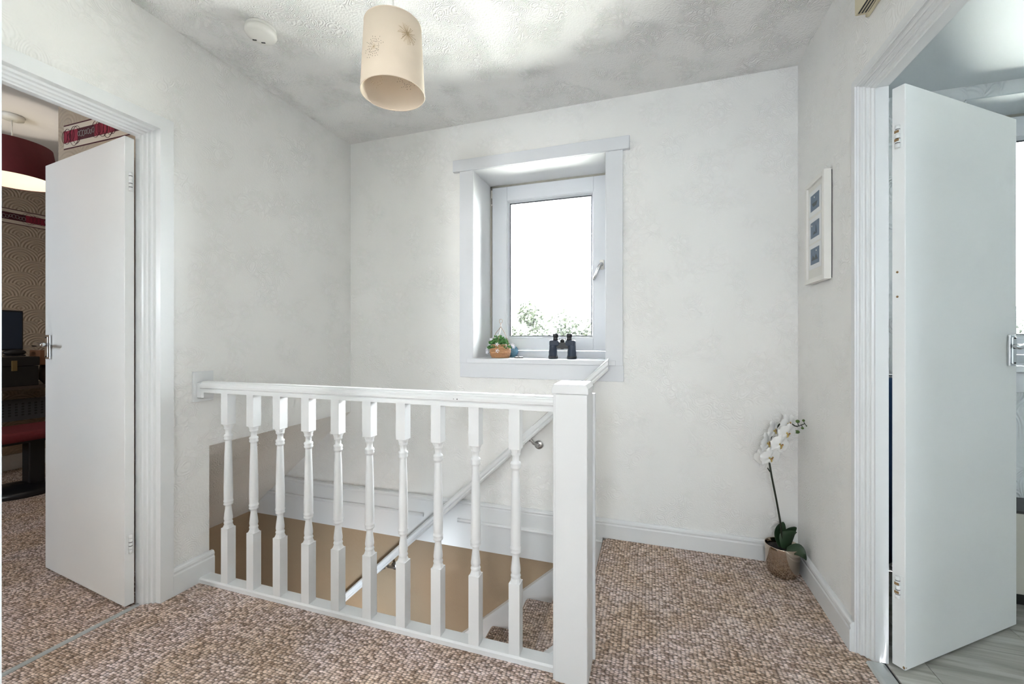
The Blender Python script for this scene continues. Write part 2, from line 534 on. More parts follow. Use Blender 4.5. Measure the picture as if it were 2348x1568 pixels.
# stairwell: tan papered lower walls, soffit, end wall
w = MB()
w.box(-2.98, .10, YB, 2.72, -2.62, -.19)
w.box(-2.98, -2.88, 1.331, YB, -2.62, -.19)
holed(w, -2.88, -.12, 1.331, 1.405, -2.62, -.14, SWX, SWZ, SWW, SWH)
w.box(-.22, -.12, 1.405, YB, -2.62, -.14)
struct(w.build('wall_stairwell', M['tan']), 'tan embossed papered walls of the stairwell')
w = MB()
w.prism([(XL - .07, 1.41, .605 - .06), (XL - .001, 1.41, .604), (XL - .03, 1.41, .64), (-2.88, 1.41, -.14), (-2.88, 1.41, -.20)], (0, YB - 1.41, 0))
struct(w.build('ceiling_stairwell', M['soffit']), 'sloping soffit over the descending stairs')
w = MB()
w.box(-3.4, .2, .8, 2.72, -2.62, -2.484)
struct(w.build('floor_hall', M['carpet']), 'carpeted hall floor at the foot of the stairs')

# bedroom shell
w = MB()
w.box(-2.88, WX, 1.331, 1.405, -.14, 2.56)
w.box(-2.93, -2.88, 1.331, 3.6, -.19, 2.56)
w.box(-5.23, -5.13, -1.2, 3.6, -.14, 2.56)
w.box(-5.23, -2.88, 3.5, 3.6, -.14, 2.56)
holed(w, -5.23, WX, -1.2, -1.06, -.14, 2.56, BWX, BWZ, BWW, BWH)
w.box(WX - .01, WX, -1.2, DL0 - .0355, -.14, 2.56)
w.box(WX - .01, WX, DL0 - .0355, DL1 + .0355, DLH + .0355, 2.56)
struct(w.build('wall_bedroom', M['fan']), 'brown beige fan embossed walls of the bedroom')
w = MB()
w.box(-5.23, WX, -1.2, 3.6, 2.46, 2.58)
struct(w.build('ceiling_bedroom', M['bed_ceil']), 'pale bedroom ceiling')
w = MB()
w.box(-5.13, -5.112, -1.06, 3.5, 0, .13)
struct(w.build('baseboard_bedroom', M['trim'], bev=.004), 'white baseboard along the far bedroom wall')

# bathroom shell
BY = 2.45
BX0, BX1 = 1.36, 2.16
w = MB()
w.box(XR + .085, BX0, BY, 2.72, 0, 2.35)
w.box(BX1, 3.2, BY, 2.72, 0, 2.35)
w.box(BX0, BX1, BY, 2.72, .0, .94)
w.box(BX0, BX1, BY, 2.72, 2.183, 2.35)
w.box(3.1, 3.2, -.6, BY, 0, 2.35)
w.box(XR + .085, 3.2, -.7, -.6, 0, 2.35)
struct(w.build('wall_bathroom', M['bath_wall']), 'pale blue white leaf embossed bathroom walls')
w = MB()
w.box(XR + .08, 3.2, -.7, BY, 2.25, 2.36)
struct(w.build('ceiling_bathroom', M['bath_paint']), 'pale smooth bathroom ceiling')
w = MB()
w.box(XR + .07, 3.2, -.7, BY, -.14, -.006)
fb = struct(w.build('floor_bathroom', M['dark']), 'grey wood effect floor of the bathroom')
tile = None
for i in range(-1, 6):
    for j in range(-1, 5):
        x0 = .89 + .41 * i
        y0 = 1.62 - .62 * j + (.23 if i % 2 else 0)
        x1, y1 = x0 + .41, y0 + .62
        a0, a1, b0, b1 = max(x0, .765), min(x1, 3.1), max(y0, -.6), min(y1, BY)
        if a1 - a0 < .02 or b1 - b0 < .02:
            continue
        MB().box(a0 + .0008, a1 - .0008, b0 + .0008, b1 - .0008, -.006, 0).build('plank', M['vinyl'], fb)

# ------------------------------------------------------------------ baseboards
def skirt_profile(h=.11):
    # (distance from wall, height)
    return [(0, 0), (.02, 0), (.02, h - .030), (.017, h - .024), (.0175, h - .020), (.019, h - .014), (.017, h - .006), (.012, h - .001), (.008, h), (0, h)]
def skirt(name, p0, p1, nrm, label, h=.11):
    p0, p1, nrm = Vector(p0), Vector(p1), Vector(nrm)
    pts = [p0 + nrm * a + Vector((0, 0, b)) for a, b in skirt_profile(h)]
    return struct(MB().prism(pts, p1 - p0).build(name, M['trim']), label)
skirt('baseboard_left', (XL, 1.245, 0), (XL, 1.425, 0), (1, 0, 0), 'white baseboard between bedroom door and balustrade', .115)
skirt('baseboard_back', (-.25, YB, 0), (XR, YB, 0), (0, -1, 0), 'white moulded baseboard under the window wall', .102)
skirt('baseboard_right', (XR, 1.775, 0), (XR, YB - .0, 0), (-1, 0, 0), 'white moulded baseboard beside the orchid', .105)

# white boards on the back wall above the stairs
tb = struct(empty('trim_stairwell', (-1.5, YB, -.05)), 'white fascia boards on the wall above the stairs')
def tpart(mb, name, m=None, bev=0):
    o = mb.build(name, m or M['trim'], None, bev)
    o.parent = tb; o.matrix_parent_inverse = Matrix.Translation(tb.location).inverted()
    return o
def soff_x(z):           # X of the soffit at height z on the back wall
    return XL - (.605 - z) / .870 + .004
tpart(MB().prism([(soff_x(.075), YB - .018, .075), (soff_x(-.19), YB - .018, -.19), (-.25, YB - .018, -.19), (-.25, YB - .018, .075)], (0, .018, 0)), 'fascia_board')
pts = [(YB, .072), (YB - .021, .072), (YB - .018, .079), (YB - .022, .087), (YB - .019, .096), (YB - .010, .102), (YB, .102)]
tpart(MB().prism([(soff_x(.09), y, z) for y, z in pts], (-.25 - soff_x(.09), 0, 0)), 'moulding')
for x0, x1 in ((soff_x(-.02), -1.375), (-1.135, -.25)):
    tpart(MB().prism([(x0, y, z) for y, z in ((YB - .016, -.034), (YB - .026, -.032), (YB - .030, -.022), (YB - .026, -.012), (YB - .016, -.008))], (x1 - x0, 0, 0)), 'batten')

# ------------------------------------------------------------------ stairs
st = tag(empty('staircase', (-.36, 1.9, -.2)), 'carpeted staircase descending behind the white balustrade', 'staircase')
def sp(mb, name, m, bev=0):
    o = mb.build(name, m, None, bev); o.parent = st; o.matrix_parent_inverse = Matrix.Translation(st.location).inverted()
    return o
RISE, GO = .207, .22
for i in range(1, 12):
    zt = -RISE * i
    xn = -.25 - GO * i
    y0 = 1.443
    prof = [(xn + GO + .045, zt), (xn + .022, zt), (xn + .009, zt - .004), (xn, zt - .016), (xn + .003, zt - .032), (xn + .02, zt - .042), (xn + .02, zt - RISE), (xn + GO + .045, zt - RISE)]
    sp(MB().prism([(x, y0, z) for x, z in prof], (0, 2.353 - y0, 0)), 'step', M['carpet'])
MB_far = MB().prism([(-.225, 2.353, -.16), (-.43, 2.353, -.16), (-2.84, 2.353, -2.25), (-2.84, 2.353, -2.55), (-.225, 2.353, -.50)], (0, .032, 0))
sp(MB_far, 'wall_string', M['trim'], .003)
sp(MB().prism([(-.45, 2.347, -.186), (-.475, 2.347, -.175), (-2.84, 2.347, -2.225), (-2.84, 2.347, -2.25)], (0, .038, 0)), 'string_moulding', M['trim'])
sp(MB().prism([(-.302, 1.4055, .045), (-2.84, 1.4055, -2.25), (-2.84, 1.4055, -2.6), (-.302, 1.4055, -.50)], (0, .038, 0)), 'outer_string', M['trim'], .003)

# ------------------------------------------------------------------ balustrade
bal = tag(empty('balustrade', (-1.1, 1.38, 0)), 'white painted balustrade with turned spindles guarding the stairwell', 'balustrade')
def bp_(mb, name, m=None, bev=0, par=None):
    o = mb.build(name, m or M['trim'], None, bev); o.parent = par or bal
    o.matrix_parent_inverse = Matrix.Translation(bal.location).inverted() if par is None else par.matrix_world.inverted()
    return o
# base rail
bp_(MB().prism([(-1.953, 1.352, 0), (-1.953, 1.352, .016), (-1.953, 1.357, .022), (-1.953, 1.4045, .022), (-1.953, 1.4045, 0)], (1.953 - .300, 0, 0)), 'base_rail')
# handrail with a reeded section
hr = [(1.350, .862), (1.350, .876), (1.353, .879), (1.346, .884), (1.345, .893), (1.350, .901), (1.353, .902), (1.354, .906), (1.362, .911), (1.388, .911), (1.396, .906), (1.397, .902), (1.400, .901), (1.405, .893), (1.404, .884), (1.397, .879), (1.400, .876), (1.400, .862)]
bp_(MB().prism([(-1.925, y, z) for y, z in hr], (1.925 - .300, 0, 0)), 'handrail')
bp_(MB().box(-1.944, -1.905, 1.352, 1.398, .838, .862).box(-1.944, -1.922, 1.350, 1.400, .838, .905), 'handrail_end')
bp_(MB().box(-1.9555, -1.943, 1.335, 1.425, .818, .955), 'wall_plate', None, .002)
for hx in (-.648, -.662):
    bp_(MB().ball((hx, 1.3455, .889), .0022 if hx > -.65 else .0014, 8, 6), 'nail_hole', M['dark'])
# spindles
def spindle_mesh():
    mb = MB()
    h = .0195
    def sq(z0, z1):
        mb.box(-h, h, -h, h, z0, z1)
    def shoulder(z0, z1, up):
        # square to round transition (lamb's tongue)
        n = 16; rows = 4; vs_, fs_ = [], []
        for j in range(rows + 1):
            tt = j / rows
            for i in range(n):
                a = 2 * math.pi * (i + .5) / n
                cx, cy = math.cos(a), math.sin(a)
                k = h / max(abs(cx), abs(cy))
                rr = k * (1 - tt) + .016 * tt
                rr = min(rr, .0276 - .0116 * (tt ** .6))
                z = z0 + (z1 - z0) * (1 - math.cos(tt * math.pi / 2)) if up else z1 - (z1 - z0) * (1 - math.cos(tt * math.pi / 2))
                vs_.append((rr * cx, rr * cy, z))
        for j in range(rows):
            for i in range(n):
                k2 = (i + 1) % n
                fs_.append((j * n + i, j * n + k2, (j + 1) * n + k2, (j + 1) * n + i))
        mb.add(vs_, fs_, False)
    sq(.0, .252); shoulder(.252, .268, True)
    sq(.712, .868); shoulder(.698, .712, False)
    pr = [(.0145, .262), (.0160, .268), (.0180, .274), (.0160, .280), (.0145, .282), (.0168, .288), (.0170, .296), (.0150, .315), (.0122, .338), (.0118, .347), (.0135, .351),
          (.0180, .354), (.0185, .359), (.0165, .363), (.0190, .367), (.0190, .372), (.0168, .376), (.0175, .382), (.0178, .42), (.0165, .50), (.0145, .58), (.0125, .636), (.0122, .640),
          (.0165, .643), (.0180, .649), (.0155, .654), (.0180, .659), (.0168, .665), (.0118, .668), (.0115, .686), (.0150, .689), (.0168, .694), (.0155, .699), (.0145, .704)]
    mb.lathe(pr, 20)
    return mb.mesh('spindle')
spm = spindle_mesh(); spm.materials.append(M['trim'])
for x in (-1.787, -1.637, -1.489, -1.338, -1.189, -1.039, -.888, -.740, -.590, -.440):
    o = bpy.data.objects.new('spindle', spm); COL.objects.link(o); o.parent = bal
    o.matrix_parent_inverse = Matrix.Translation(bal.location).inverted()
    o.location = (x, 1.377, .012)
# newel post
nw = MB().box(-.298, -.186, 1.328, 1.446, -.02, .928).build('newel_post', M['trim'], None, .003)
nw.parent = bal; nw.matrix_parent_inverse = Matrix.Translation(bal.location).inverted()
bpy.context.view_layer.update()
bp_(MB().box(-.289, -.187, 1.3225, 1.330, 0, .924), 'front_panel', None, .0015, nw)
bp_(MB().box(-.187, -.178, 1.452, 1.470, 0, .915).box(-.298, -.186, 1.445, 1.470, -.02, .915), 'back_strip', None, .002, nw)
cp = MB().prism([(-.301, 1.322, .926), (-.183, 1.322, .926), (-.183, 1.322, .944), (-.191, 1.322, .957), (-.293, 1.322, .957), (-.301, 1.322, .944)], (0, .128, 0))
bp_(cp, 'newel_cap', None, .002, nw)

# wall mounted stair handrail
wr = tag(empty('wall_handrail', (-1.1, 2.33, .1)), 'white sloping handrail on metal brackets along the window wall', 'handrail')
SL = (.997 + .607) / (1.951 - .213)
def wp(mb, name, m, bev=0):
    o = mb.build(name, m, None, bev); o.parent = wr; o.matrix_parent_inverse = Matrix.Translation(wr.location).inverted()
    return o
x0, x1 = -.213, -2.45
pz = [(2.298, .934), (2.294, .945), (2.300, .955), (2.294, .965), (2.294, .985), (2.302, .994), (2.312, .998), (2.325, .998), (2.335, .994), (2.343, .985), (2.343, .965), (2.337, .955), (2.343, .945), (2.339, .934)]
wp(MB().prism([(x0, y, z) for y, z in pz], (x1 - x0, 0, (x1 - x0) * SL)), 'rail', M['trim'])
xa, xb = -.50, -.64
wp(MB().prism([(xa, 2.320, .9975 + (xa - x0) * SL), (xa, 2.330, .9970 + (xa - x0) * SL), (xa, 2.330, .9995 + (xa - x0) * SL), (xa, 2.320, .9995 + (xa - x0) * SL)], (xb - xa, 0, (xb - xa) * SL)), 'chipped_paint', M['woodbox'])
for bx, bz in ((-.619, .482), (-1.60, -.395)):
    zr = .934 + (bx - .05 - x0) * SL
    mb = MB()
    R90 = Matrix.Rotation(math.pi / 2, 3, 'X')
    mb.lathe([(.026, 0), (.026, .004), (.022, .008), (.012, .012)], 20, (bx, YB, bz), R90)
    mb.tube([(bx, YB - .008, bz), (bx - .004, YB - .03, bz + .004), (bx - .018, YB - .052, bz + .018), (bx - .034, YB - .062, bz + .045), (bx - .042, YB - .062, zr + .004)], .0085, 10)
    mb.box(-.03, .03, -.012, .012, -.002, .002, Matrix.Translation((bx - .042, YB - .064, zr + .006)) @ Matrix.Rotation(-math.atan(SL), 4, 'Y'))
    br = wp(mb, 'bracket', M['nickel'])
    for a in (0.6, 2.7, 4.8):
        wp(MB().lathe([(.0035, 0), (.0035, .002)], 8, (bx + .018 * math.cos(a), YB - .006, bz + .018 * math.sin(a)), R90), 'screw', M['dark'])

# ------------------------------------------------------------------ windows
def window(name, x0, x1, z0, z1, wy, fy, label, hinge=True, handle=True):
    """x0..z1 opening in the wall, wy = room face of wall, fy = room face of the frame"""
    W = struct(empty(name, ((x0 + x1) / 2, fy, z0)), label)
    inv = Matrix.Translation(W.location).inverted()
    def p(mb, nm, m, bev=0, par=None):
        o = mb.build(nm, m, None, bev)
        o.parent = par or W
        o.matrix_parent_inverse = inv
        return o
    zs = z0 + .03            # top of the sill
    # outer frame
    fo = MB()
    fw = .022
    fo.box(x0, x0 + fw, fy + .012, fy + .075, zs, z1).box(x1 - fw, x1, fy + .012, fy + .075, zs, z1)
    fo.box(x0, x1, fy + .012, fy + .075, z1 - fw, z1).box(x0, x1, fy - .002, fy + .075, zs, zs + .042)
    p(fo, 'outer_frame', M['upvc'])
    sl = MB()
    sl.box(x0, x1, fy + .004, fy + .0125, z1 - .017, z1).box(x0, x0 + .013, fy + .004, fy + .0125, zs, z1)
    p(sl, 'sealant_bead', M['seal'])
    # sash
    sx0, sx1, sz0, sz1 = x0 + .022, x1 - .018, zs + .044, z1 - .020
    gx0, gx1, gz0, gz1 = sx0 + .105, sx1 - .085, sz0 + .080, sz1 - .095
    sa = MB()
    sa.box(sx0, gx0, fy - .012, fy + .05, sz0, sz1).box(gx1, sx1, fy - .012, fy + .05, sz0, sz1)
    sa.box(gx0, gx1, fy - .012, fy + .05, sz0, gz0).box(gx0, gx1, fy - .012, fy + .05, gz1, sz1)
    sash = p(sa, 'sash', M['upvc'], .003)
    b = .014
    bd = MB()
    for (a0, a1, c0, c1) in ((gx0, gx0 + b, gz0, gz1), (gx1 - b, gx1, gz0, gz1)):
        s = 1 if a0 == gx0 else -1
        e = a0 if s > 0 else a1
        bd.prism([(e, fy - .008, c0), (e + s * .004, fy - .008, c0), (e + s * b, fy + .012, c0), (e, fy + .012, c0)], (0, 0, c1 - c0))
    for e, s in ((gz0, 1), (gz1, -1)):
        bd.prism([(gx0, fy - .008, e), (gx0, fy - .008, e + s * .004), (gx0, fy + .012, e + s * b), (gx0, fy + .012, e)], (gx1 - gx0, 0, 0))
    p(bd, 'glazing_bead', M['upvc'])
    gk = MB()
    g = .007
    gk.box(gx0 + b, gx0 + b + g, fy + .010, fy + .02, gz0 + b, gz1 - b).box(gx1 - b - g * .4, gx1 - b, fy + .010, fy + .02, gz0 + b, gz1 - b)
    gk.box(gx0 + b, gx1 - b, fy + .010, fy + .02, gz1 - b - g, gz1 - b).box(gx0 + b, gx1 - b, fy + .010, fy + .02, gz0 + b, gz0 + b + g * .5)
    p(gk, 'gasket', M['gasket'])
    p(MB().box(gx0 + .002, gx1 - .002, fy + .016, fy + .020, gz0 + .002, gz1 - .002), 'pane', M['glass'])
    if hinge:
        p(MB().box(x0 + .010, x0 + .024, fy - .004, fy + .014, z1 - .135, z1 - .03), 'hinge', M['plastic'], .002)
        p(MB().box(x0 + .0135, x0 + .017, fy - .006, fy - .003, z1 - .125, z1 - .085), 'hinge_slot', M['dark'])
    if handle:
        hx, hz = sx1 - .032, 1.565
        hb = p(MB().box(hx - .014, hx + .014, fy - .022, fy - .012, hz - .03, hz + .03), 'handle_base', M['plastic'], .004)
        p(MB().tube([(hx, fy - .02, hz), (hx, fy - .045, hz), (hx - .008, fy - .056, hz - .012), (hx - .045, fy - .06, hz - .10)], [.010, .0105, .010, .008], 10), 'handle_lever', M['chrome'])
    # sill board
    p(MB().box(x0 - .042, x1 + .055, wy - .026, fy + .02, zs - .030, zs), 'sill', M['trimw'], .004)
    return W, p
w1, wp1 = window('window_1', WX0, WX1, WZ0, WZ1, YB, 2.655, 'white framed casement window above the staircase')
# surround boards of the landing window
sx0, sx1 = WX0, WX1
wp1(MB().box(-1.122, sx0, YB - .02, YB, .955, 2.142), 'architrave', M['trimw'], .002)
wp1(MB().box(sx1, -.140, YB - .02, YB, .955, 2.142), 'architrave', M['trimw'], .002)
wp1(MB().box(-1.166, -.104, YB - .028, YB, 2.142, 2.213), 'head_board', M['trimw'], .003)
wp1(MB().box(-1.120, -.136, YB - .018, YB, .868, .957), 'apron_board', M['trimw'], .002)
lin = MB()
lin.box(WX0 - .004, WX0 + .002, YB - .015, 2.70, .955, WZ1).box(WX1 - .002, WX1 + .004, YB - .015, 2.70, .955, WZ1).box(WX0, WX1, YB - .015, 2.70, WZ1 - .002, WZ1 + .004)
wp1(lin, 'reveal_lining', M['reveal'])
w2, wp2 = window('window_2', BX0, BX1, .955, 2.183, BY, 2.655, 'white framed bathroom window behind the open door', hinge=False, handle=False)
lin = MB()
lin.box(BX0 - .004, BX0 + .002, BY - .01, 2.70, .955, 2.18).box(BX1 - .002, BX1 + .004, BY - .01, 2.70, .955, 2.18).box(BX0, BX1, BY - .01, 2.70, 2.181, 2.187)
wp2(lin, 'reveal_lining', M['bath_paint'])
wp2(MB().box(BX0 - .06, BX1 + .06, BY - .018, BY, .868, .957), 'apron_board', M['trimw'], .003)

# ------------------------------------------------------------------ doors
# moulded edge: (depth into the reveal, offset away from the opening)
SPL = [(-.002, .031), (.003, .0335), (.009, .032), (.013, .025), (.016, .0235), (.024, .025), (.031, .023), (.034, .0165), (.037, .015), (.043, .0155), (.047, .013), (.050, .0075), (.053, .0065), (.060, .005), (.063, 0), (.075, 0)]
def door_frame(name, label, xs, sgn, y0, y1, zh, flat, depth, th=.019, sq=.8, reb=0.0):
    """xs = wall face; sgn = +1 when the reveal runs towards +X; opening y0..y1, hinge jamb at y1"""
    D = struct(empty(name, (xs, (y0 + y1) / 2, 0)), label)
    inv = Matrix.Translation(D.location).inverted()
    def p(mb, nm, m, bev=0, par=None, M_=None):
        o = mb.build(nm, m, None, bev)
        if par is None:
            o.parent = D; o.matrix_parent_inverse = inv
        else:
            o.parent = par
        return o
    prof = [(-th, .034 + flat), (-th, .034)] + [(a * sq, b) for a, b in SPL[:-1]] + [(.064 * sq, reb), (depth, reb), (depth, .02), (.0, .034 + flat)]
    # jamb architraves (profile in plan, extruded upwards)
    def mitred(lo, hi):
        n_ = len(lo)
        mb = MB().add(lo + hi, [(i, (i + 1) % n_, n_ + (i + 1) % n_, n_ + i) for i in range(n_)])
        mb.f += [list(range(n_ - 1, -1, -1)), list(range(n_, 2 * n_))]; mb.s += [False, False]
        return mb
    for y, s in ((y1, 1), (y0, -1)):
        p(mitred([(xs + sgn * a, y + s * b, 0) for a, b in prof], [(xs + sgn * a, y + s * b, zh + b) for a, b in prof]), 'jamb', M['trim'])
    p(mitred([(xs + sgn * a, y0 - b, zh + b) for a, b in prof], [(xs + sgn * a, y1 + b, zh + b) for a, b in prof]), 'head_architrave', M['trim'])
    return D, p
def door_leaf(D, p, A, B, th, zb, zt, inward, hinge_z, plate_z, lever_z, flip):
    """A hinge corner and B free corner of the visible face; inward = horizontal vector through the leaf"""
    A, B = Vector(A + (0,)), Vector(B + (0,))
    d = (B - A); L = d.length; d.normalize()
    n = Vector(inward + (0,)).normalized()
    Mx = Matrix(((d.x, n.x, 0, A.x), (d.y, n.y, 0, A.y), (0, 0, 1, 0), (0, 0, 0, 1)))   # local: along leaf, through leaf, up
    lf = MB().box(0, L, 0, th, zb, zt).build('door_leaf', M['door'], None, .002)
    lf.parent = D
    lf.matrix_parent_inverse = Matrix.Translation(D.location).inverted()
    lf.matrix_basis = Mx
    def q(mb, nm, m, bev=0):
        o = mb.build(nm, m, None, bev); o.parent = lf
        return o
    x = L - .048
    R = Matrix.Rotation(math.pi / 2, 3, 'X')
    # lever handle on a backplate (front and back)
    for y, s in ((0, -1), (th, 1)):
        q(MB().box(x - .020, x + .020, min(y, y + s * .009), max(y, y + s * .009), plate_z[0], plate_z[1]).box(x - .014, x + .014, min(y + s * .008, y + s * .014), max(y + s * .008, y + s * .014), plate_z[0] + .008, plate_z[1] - .008), 'handle_plate', M['chrome'], .0025)
        q(MB().tube([(x, y + s * .012, lever_z), (x, y + s * .04, lever_z), (x - .004, y + s * .050, lever_z), (x - .016, y + s * .056, lever_z - .001), (x - .05, y + s * .057, lever_z + .004), (x - .085, y + s * .056, lever_z - .003), (x - .105, y + s * .052, lever_z + .003)], [.0095, .0085, .009, .0095, .008, .0075, .006], 10), 'handle_lever', M['chrome'])
    for z in (plate_z[0] + .012, plate_z[1] - .012):
        q(MB().lathe([(.0035, 0), (.0035, .002)], 8, (x, -.0135, z), R), 'screw', M['dark'])
    for z in hinge_z:
        hb = MB()
        for k in range(5):
            hb.lathe([(.0062, z - .0375 + k * .0152), (.0062, z - .0375 + k * .0152 + .0138)], 12, (-.0055, .018, 0))
        hb.lathe([(.004, z - .0385), (.004, z + .0385)], 8, (-.0055, .018, 0))
        hg = q(hb, 'hinge', M['door'])
        for k in range(1, 5):
            if (k + int(z * 100)) % 3:
                q(MB().lathe([(.0064, z - .0387 + k * .0152), (.0064, z - .0367 + k * .0152)], 10, (-.0055, .018, 0)), 'hinge_gap', M['dark'])
        q(MB().box(-.0012, .0006, .004, .028, z - .0375, z + .0375), 'hinge_plate', M['door'])
    return lf, q, L

d1, p1 = door_frame('door_1', 'white door standing open into the dim bedroom', XL, -1, DL0, DL1, DLH, .052, .078)
lf1, q1, L1 = door_leaf(d1, p1, (-2.0285, 1.1215), (-2.743, 1.200), .033, .012, 1.930, (.1085, .994), (1.747, .262), (1.008, 1.122), 1.076, False)
d2, p2 = door_frame('door_2', 'white door standing open into the bathroom', XR, 1, DR0, DR1, DRH, .024, .080, .006, .64, .006)
lf2, q2, L2 = door_leaf(d2, p2, (.7985, 1.7105), (1.334, 2.1245), .037, .010, 1.944, (-.6113, .7914), (1.775, .277), (1.000, 1.118), 1.074, True)
for z in (1.325, 1.243):
    q2(MB().ball((.001, .022, z), .004, 8, 6), 'old_screw', M['rust'])
for z in (1.79, 1.762, .29, .262):
    q2(MB().box(-.0125, -.0105, .012, .024, z - .004, z + .004), 'rust_mark', M['rust'])
q2(MB().ball((.006, .004, .018), .009, 8, 6, (1, .5, .8)), 'chipped_corner', M['rust'])
# threshold strips
t = MB().prism([(-2.021, DL0, 0), (-2.019, DL0, .006), (-2.015, DL0, .009), (-2.010, DL0, .009), (-2.006, DL0, .006), (-2.004, DL0, 0)], (0, DL1 - DL0 - .002, 0))
tag(t.build('threshold_strip', M['alu']), 'thin metal carpet strip across the bedroom doorway', 'threshold strip')
t = MB().prism([(.700, DR0, 0), (.704, DR0, .006), (.714, DR0, .008), (.742, DR0, .008), (.752, DR0, .005), (.757, DR0, 0)], (0, DR1 - DR0 - .008, 0))
tag(t.build('threshold_strip', M['alu']), 'wide grey metal strip at the bathroom doorway', 'threshold strip')

# ------------------------------------------------------------------ pendant lamp on the landing
PX, PY = -.787, 1.162
pl = tag(empty('pendant_lamp', (PX, PY, ZC)), 'cream drum pendant lamp with starburst pattern hanging from landing ceiling', 'pendant lamp')
def lp(mb, name, m, par=None, bev=0):
    o = mb.build(name, m, par or pl, bev)
    return o
zb, zt, rb, rt = 1.893 - ZC, 2.108 - ZC, .1005, .0895
lp(MB().lathe([(.045, -.0005), (.045, -.012), (.030, -.024), (.008, -.030)], 24), 'ceiling_rose', M['plastic'])
lp(MB().tube([(0, 0, -.028), (0, 0, zt - .02)], .0032, 8), 'flex', M['plastic'])
def rad(z): return rb + (rt - rb) * (z - zb) / (zt - zb)
sh = MB()
sh.lathe([(rb, zb), (rt, zt), (rt - .0022, zt), (rb - .0022, zb), (rb, zb)], 72, cap=False)
shade = lp(sh, 'shade', M['shade'])
for z, r in ((zb, rb - .001), (zt, rt - .001)):
    lp(MB().tube([(r * math.cos(a), r * math.sin(a), z) for a in [2 * math.pi * i / 64 for i in range(64)]], .0018, 6, True), 'rim_wire', M['shade'], shade)
gm = MB()
for k in range(3):
    a = k * 2.094
    gm.tube([(.018 * math.cos(a), .018 * math.sin(a), zt - .035), (rt * .97 * math.cos(a), rt * .97 * math.sin(a), zt - .003)], .0015, 6)
gm.tube([(.018 * math.cos(a), .018 * math.sin(a), zt - .035) for a in [2 * math.pi * i / 20 for i in range(20)]], .0016, 6, True)
lp(gm, 'gimbal', M['plastic'])
lp(MB().lathe([(.014, zt - .02), (.017, zt - .03), (.017, zt - .075), (.014, zt - .08)], 16), 'lamp_holder', M['plastic'])
def on_shade(th, z, off):
    r = rad(z) + off
    return Vector((r * math.cos(th), r * math.sin(th), z))
def disc_on(mb, th, z, r, off):
    c0 = on_shade(th, z, off)
    e1 = Vector((-math.sin(th), math.cos(th), 0)); e2 = Vector((0, 0, 1)); nn = Vector((math.cos(th), math.sin(th), 0))
    sg = 1 if off > 0 else -1
    ring = [c0 + (e1 * math.cos(k * math.pi / 3) + e2 * math.sin(k * math.pi / 3)) * r for k in range(6)]
    mb.prism([p - nn * sg * .0006 for p in ring], nn * sg * .0010)
facing = math.atan2(-PY, -PX)
def star(th0, zc, R, nray, name, threads):
    dots, thr = MB(), MB()
    rnd = random.Random(int(zc * 1000) + nray)
    for k in range(nray):
        a = 2 * math.pi * k / nray + rnd.uniform(-.08, .08)
        l = R * rnd.uniform(.55, 1.0)
        def pt(s):
            return on_shade(th0 + s * math.cos(a) / rb, zc + s * math.sin(a), .0004)
        if threads:
            thr.tube([pt(l * .05), pt(l * .5), pt(l)], .00045, 4)
        elif k % 2 == 0:
            thr.tube([pt(l * .02), pt(l * .30)], .0004, 4)
        for s in ((1.04,) if threads else (.55, .8, 1.05)):
            if rnd.random() < .8:
                disc_on(dots, th0 + s * l * math.cos(a) / rb, zc + s * l * math.sin(a), .0008, .0005)
                disc_on(dots, th0 + s * l * math.cos(a) / rb, zc + s * l * math.sin(a), .0010, -.0027)
    lp(thr, name, M['thread'], shade)
    lp(dots, 'pinhole', M['hole'] if not threads else M['thread'], shade)
star(facing + .47, zt - .070, .034, 34, 'starburst', True)
star(facing - .62, zt - .125, .036, 22, 'starburst', False)
star(facing + 2.60, zb + .105, .040, 24, 'starburst', False)
star(facing - 2.45, zb + .09, .034, 30, 'starburst', True)

# ------------------------------------------------------------------ smoke alarm
sa = tag(empty('smoke_alarm', (-1.590, 1.372, ZC)), 'round white smoke alarm on landing ceiling', 'smoke alarm')
MB().lathe([(.056, 0), (.058, -.003), (.058, -.012), (.053, -.014)], 36).build('mounting_plate', M['plastic'], sa)
MB().lathe([(.054, -.012), (.060, -.016), (.061, -.030), (.057, -.038), (.040, -.041), (.0005, -.041)], 36).build('housing', M['plastic'], sa)
MB().lathe([(.0545, -.0125), (.0545, -.0160)], 36).build('vent_gap', M['dark'], sa)
def atZ(u, v, z):
    q = ray(u, v); t = (z - CAMH) / q[2]
    return Vector((q[0] * t, q[1] * t, z))
for u, v in ((584, 91.5), (604, 98)):
    p = atZ(u, v, ZC - .041) - Vector((-1.590, 1.372, ZC))
    MB().box(-.008, .008, -.0025, .0025, -.0015, .001, Matrix.Translation(p) @ Matrix.Rotation(.45, 4, 'Z')).build('vent_slot', M['dark'], sa)

# small cup hooks under the ceiling
for u, v, lab in ((986, 271, 'tiny painted wall hook left of the window under the ceiling'), (1288, 238, 'tiny painted wall hook above the window under the ceiling')):
    P_ = atY(u, v, YB)
    mb = MB().tube([(P_.x, YB + .002, P_.z + .012), (P_.x, YB - .016, P_.z + .012), (P_.x, YB - .022, P_.z + .002), (P_.x, YB - .016, P_.z - .008), (P_.x, YB - .008, P_.z - .010)], .0016, 6)
    tag(mb.build('wall_hook', M['trim']), lab, 'hook')

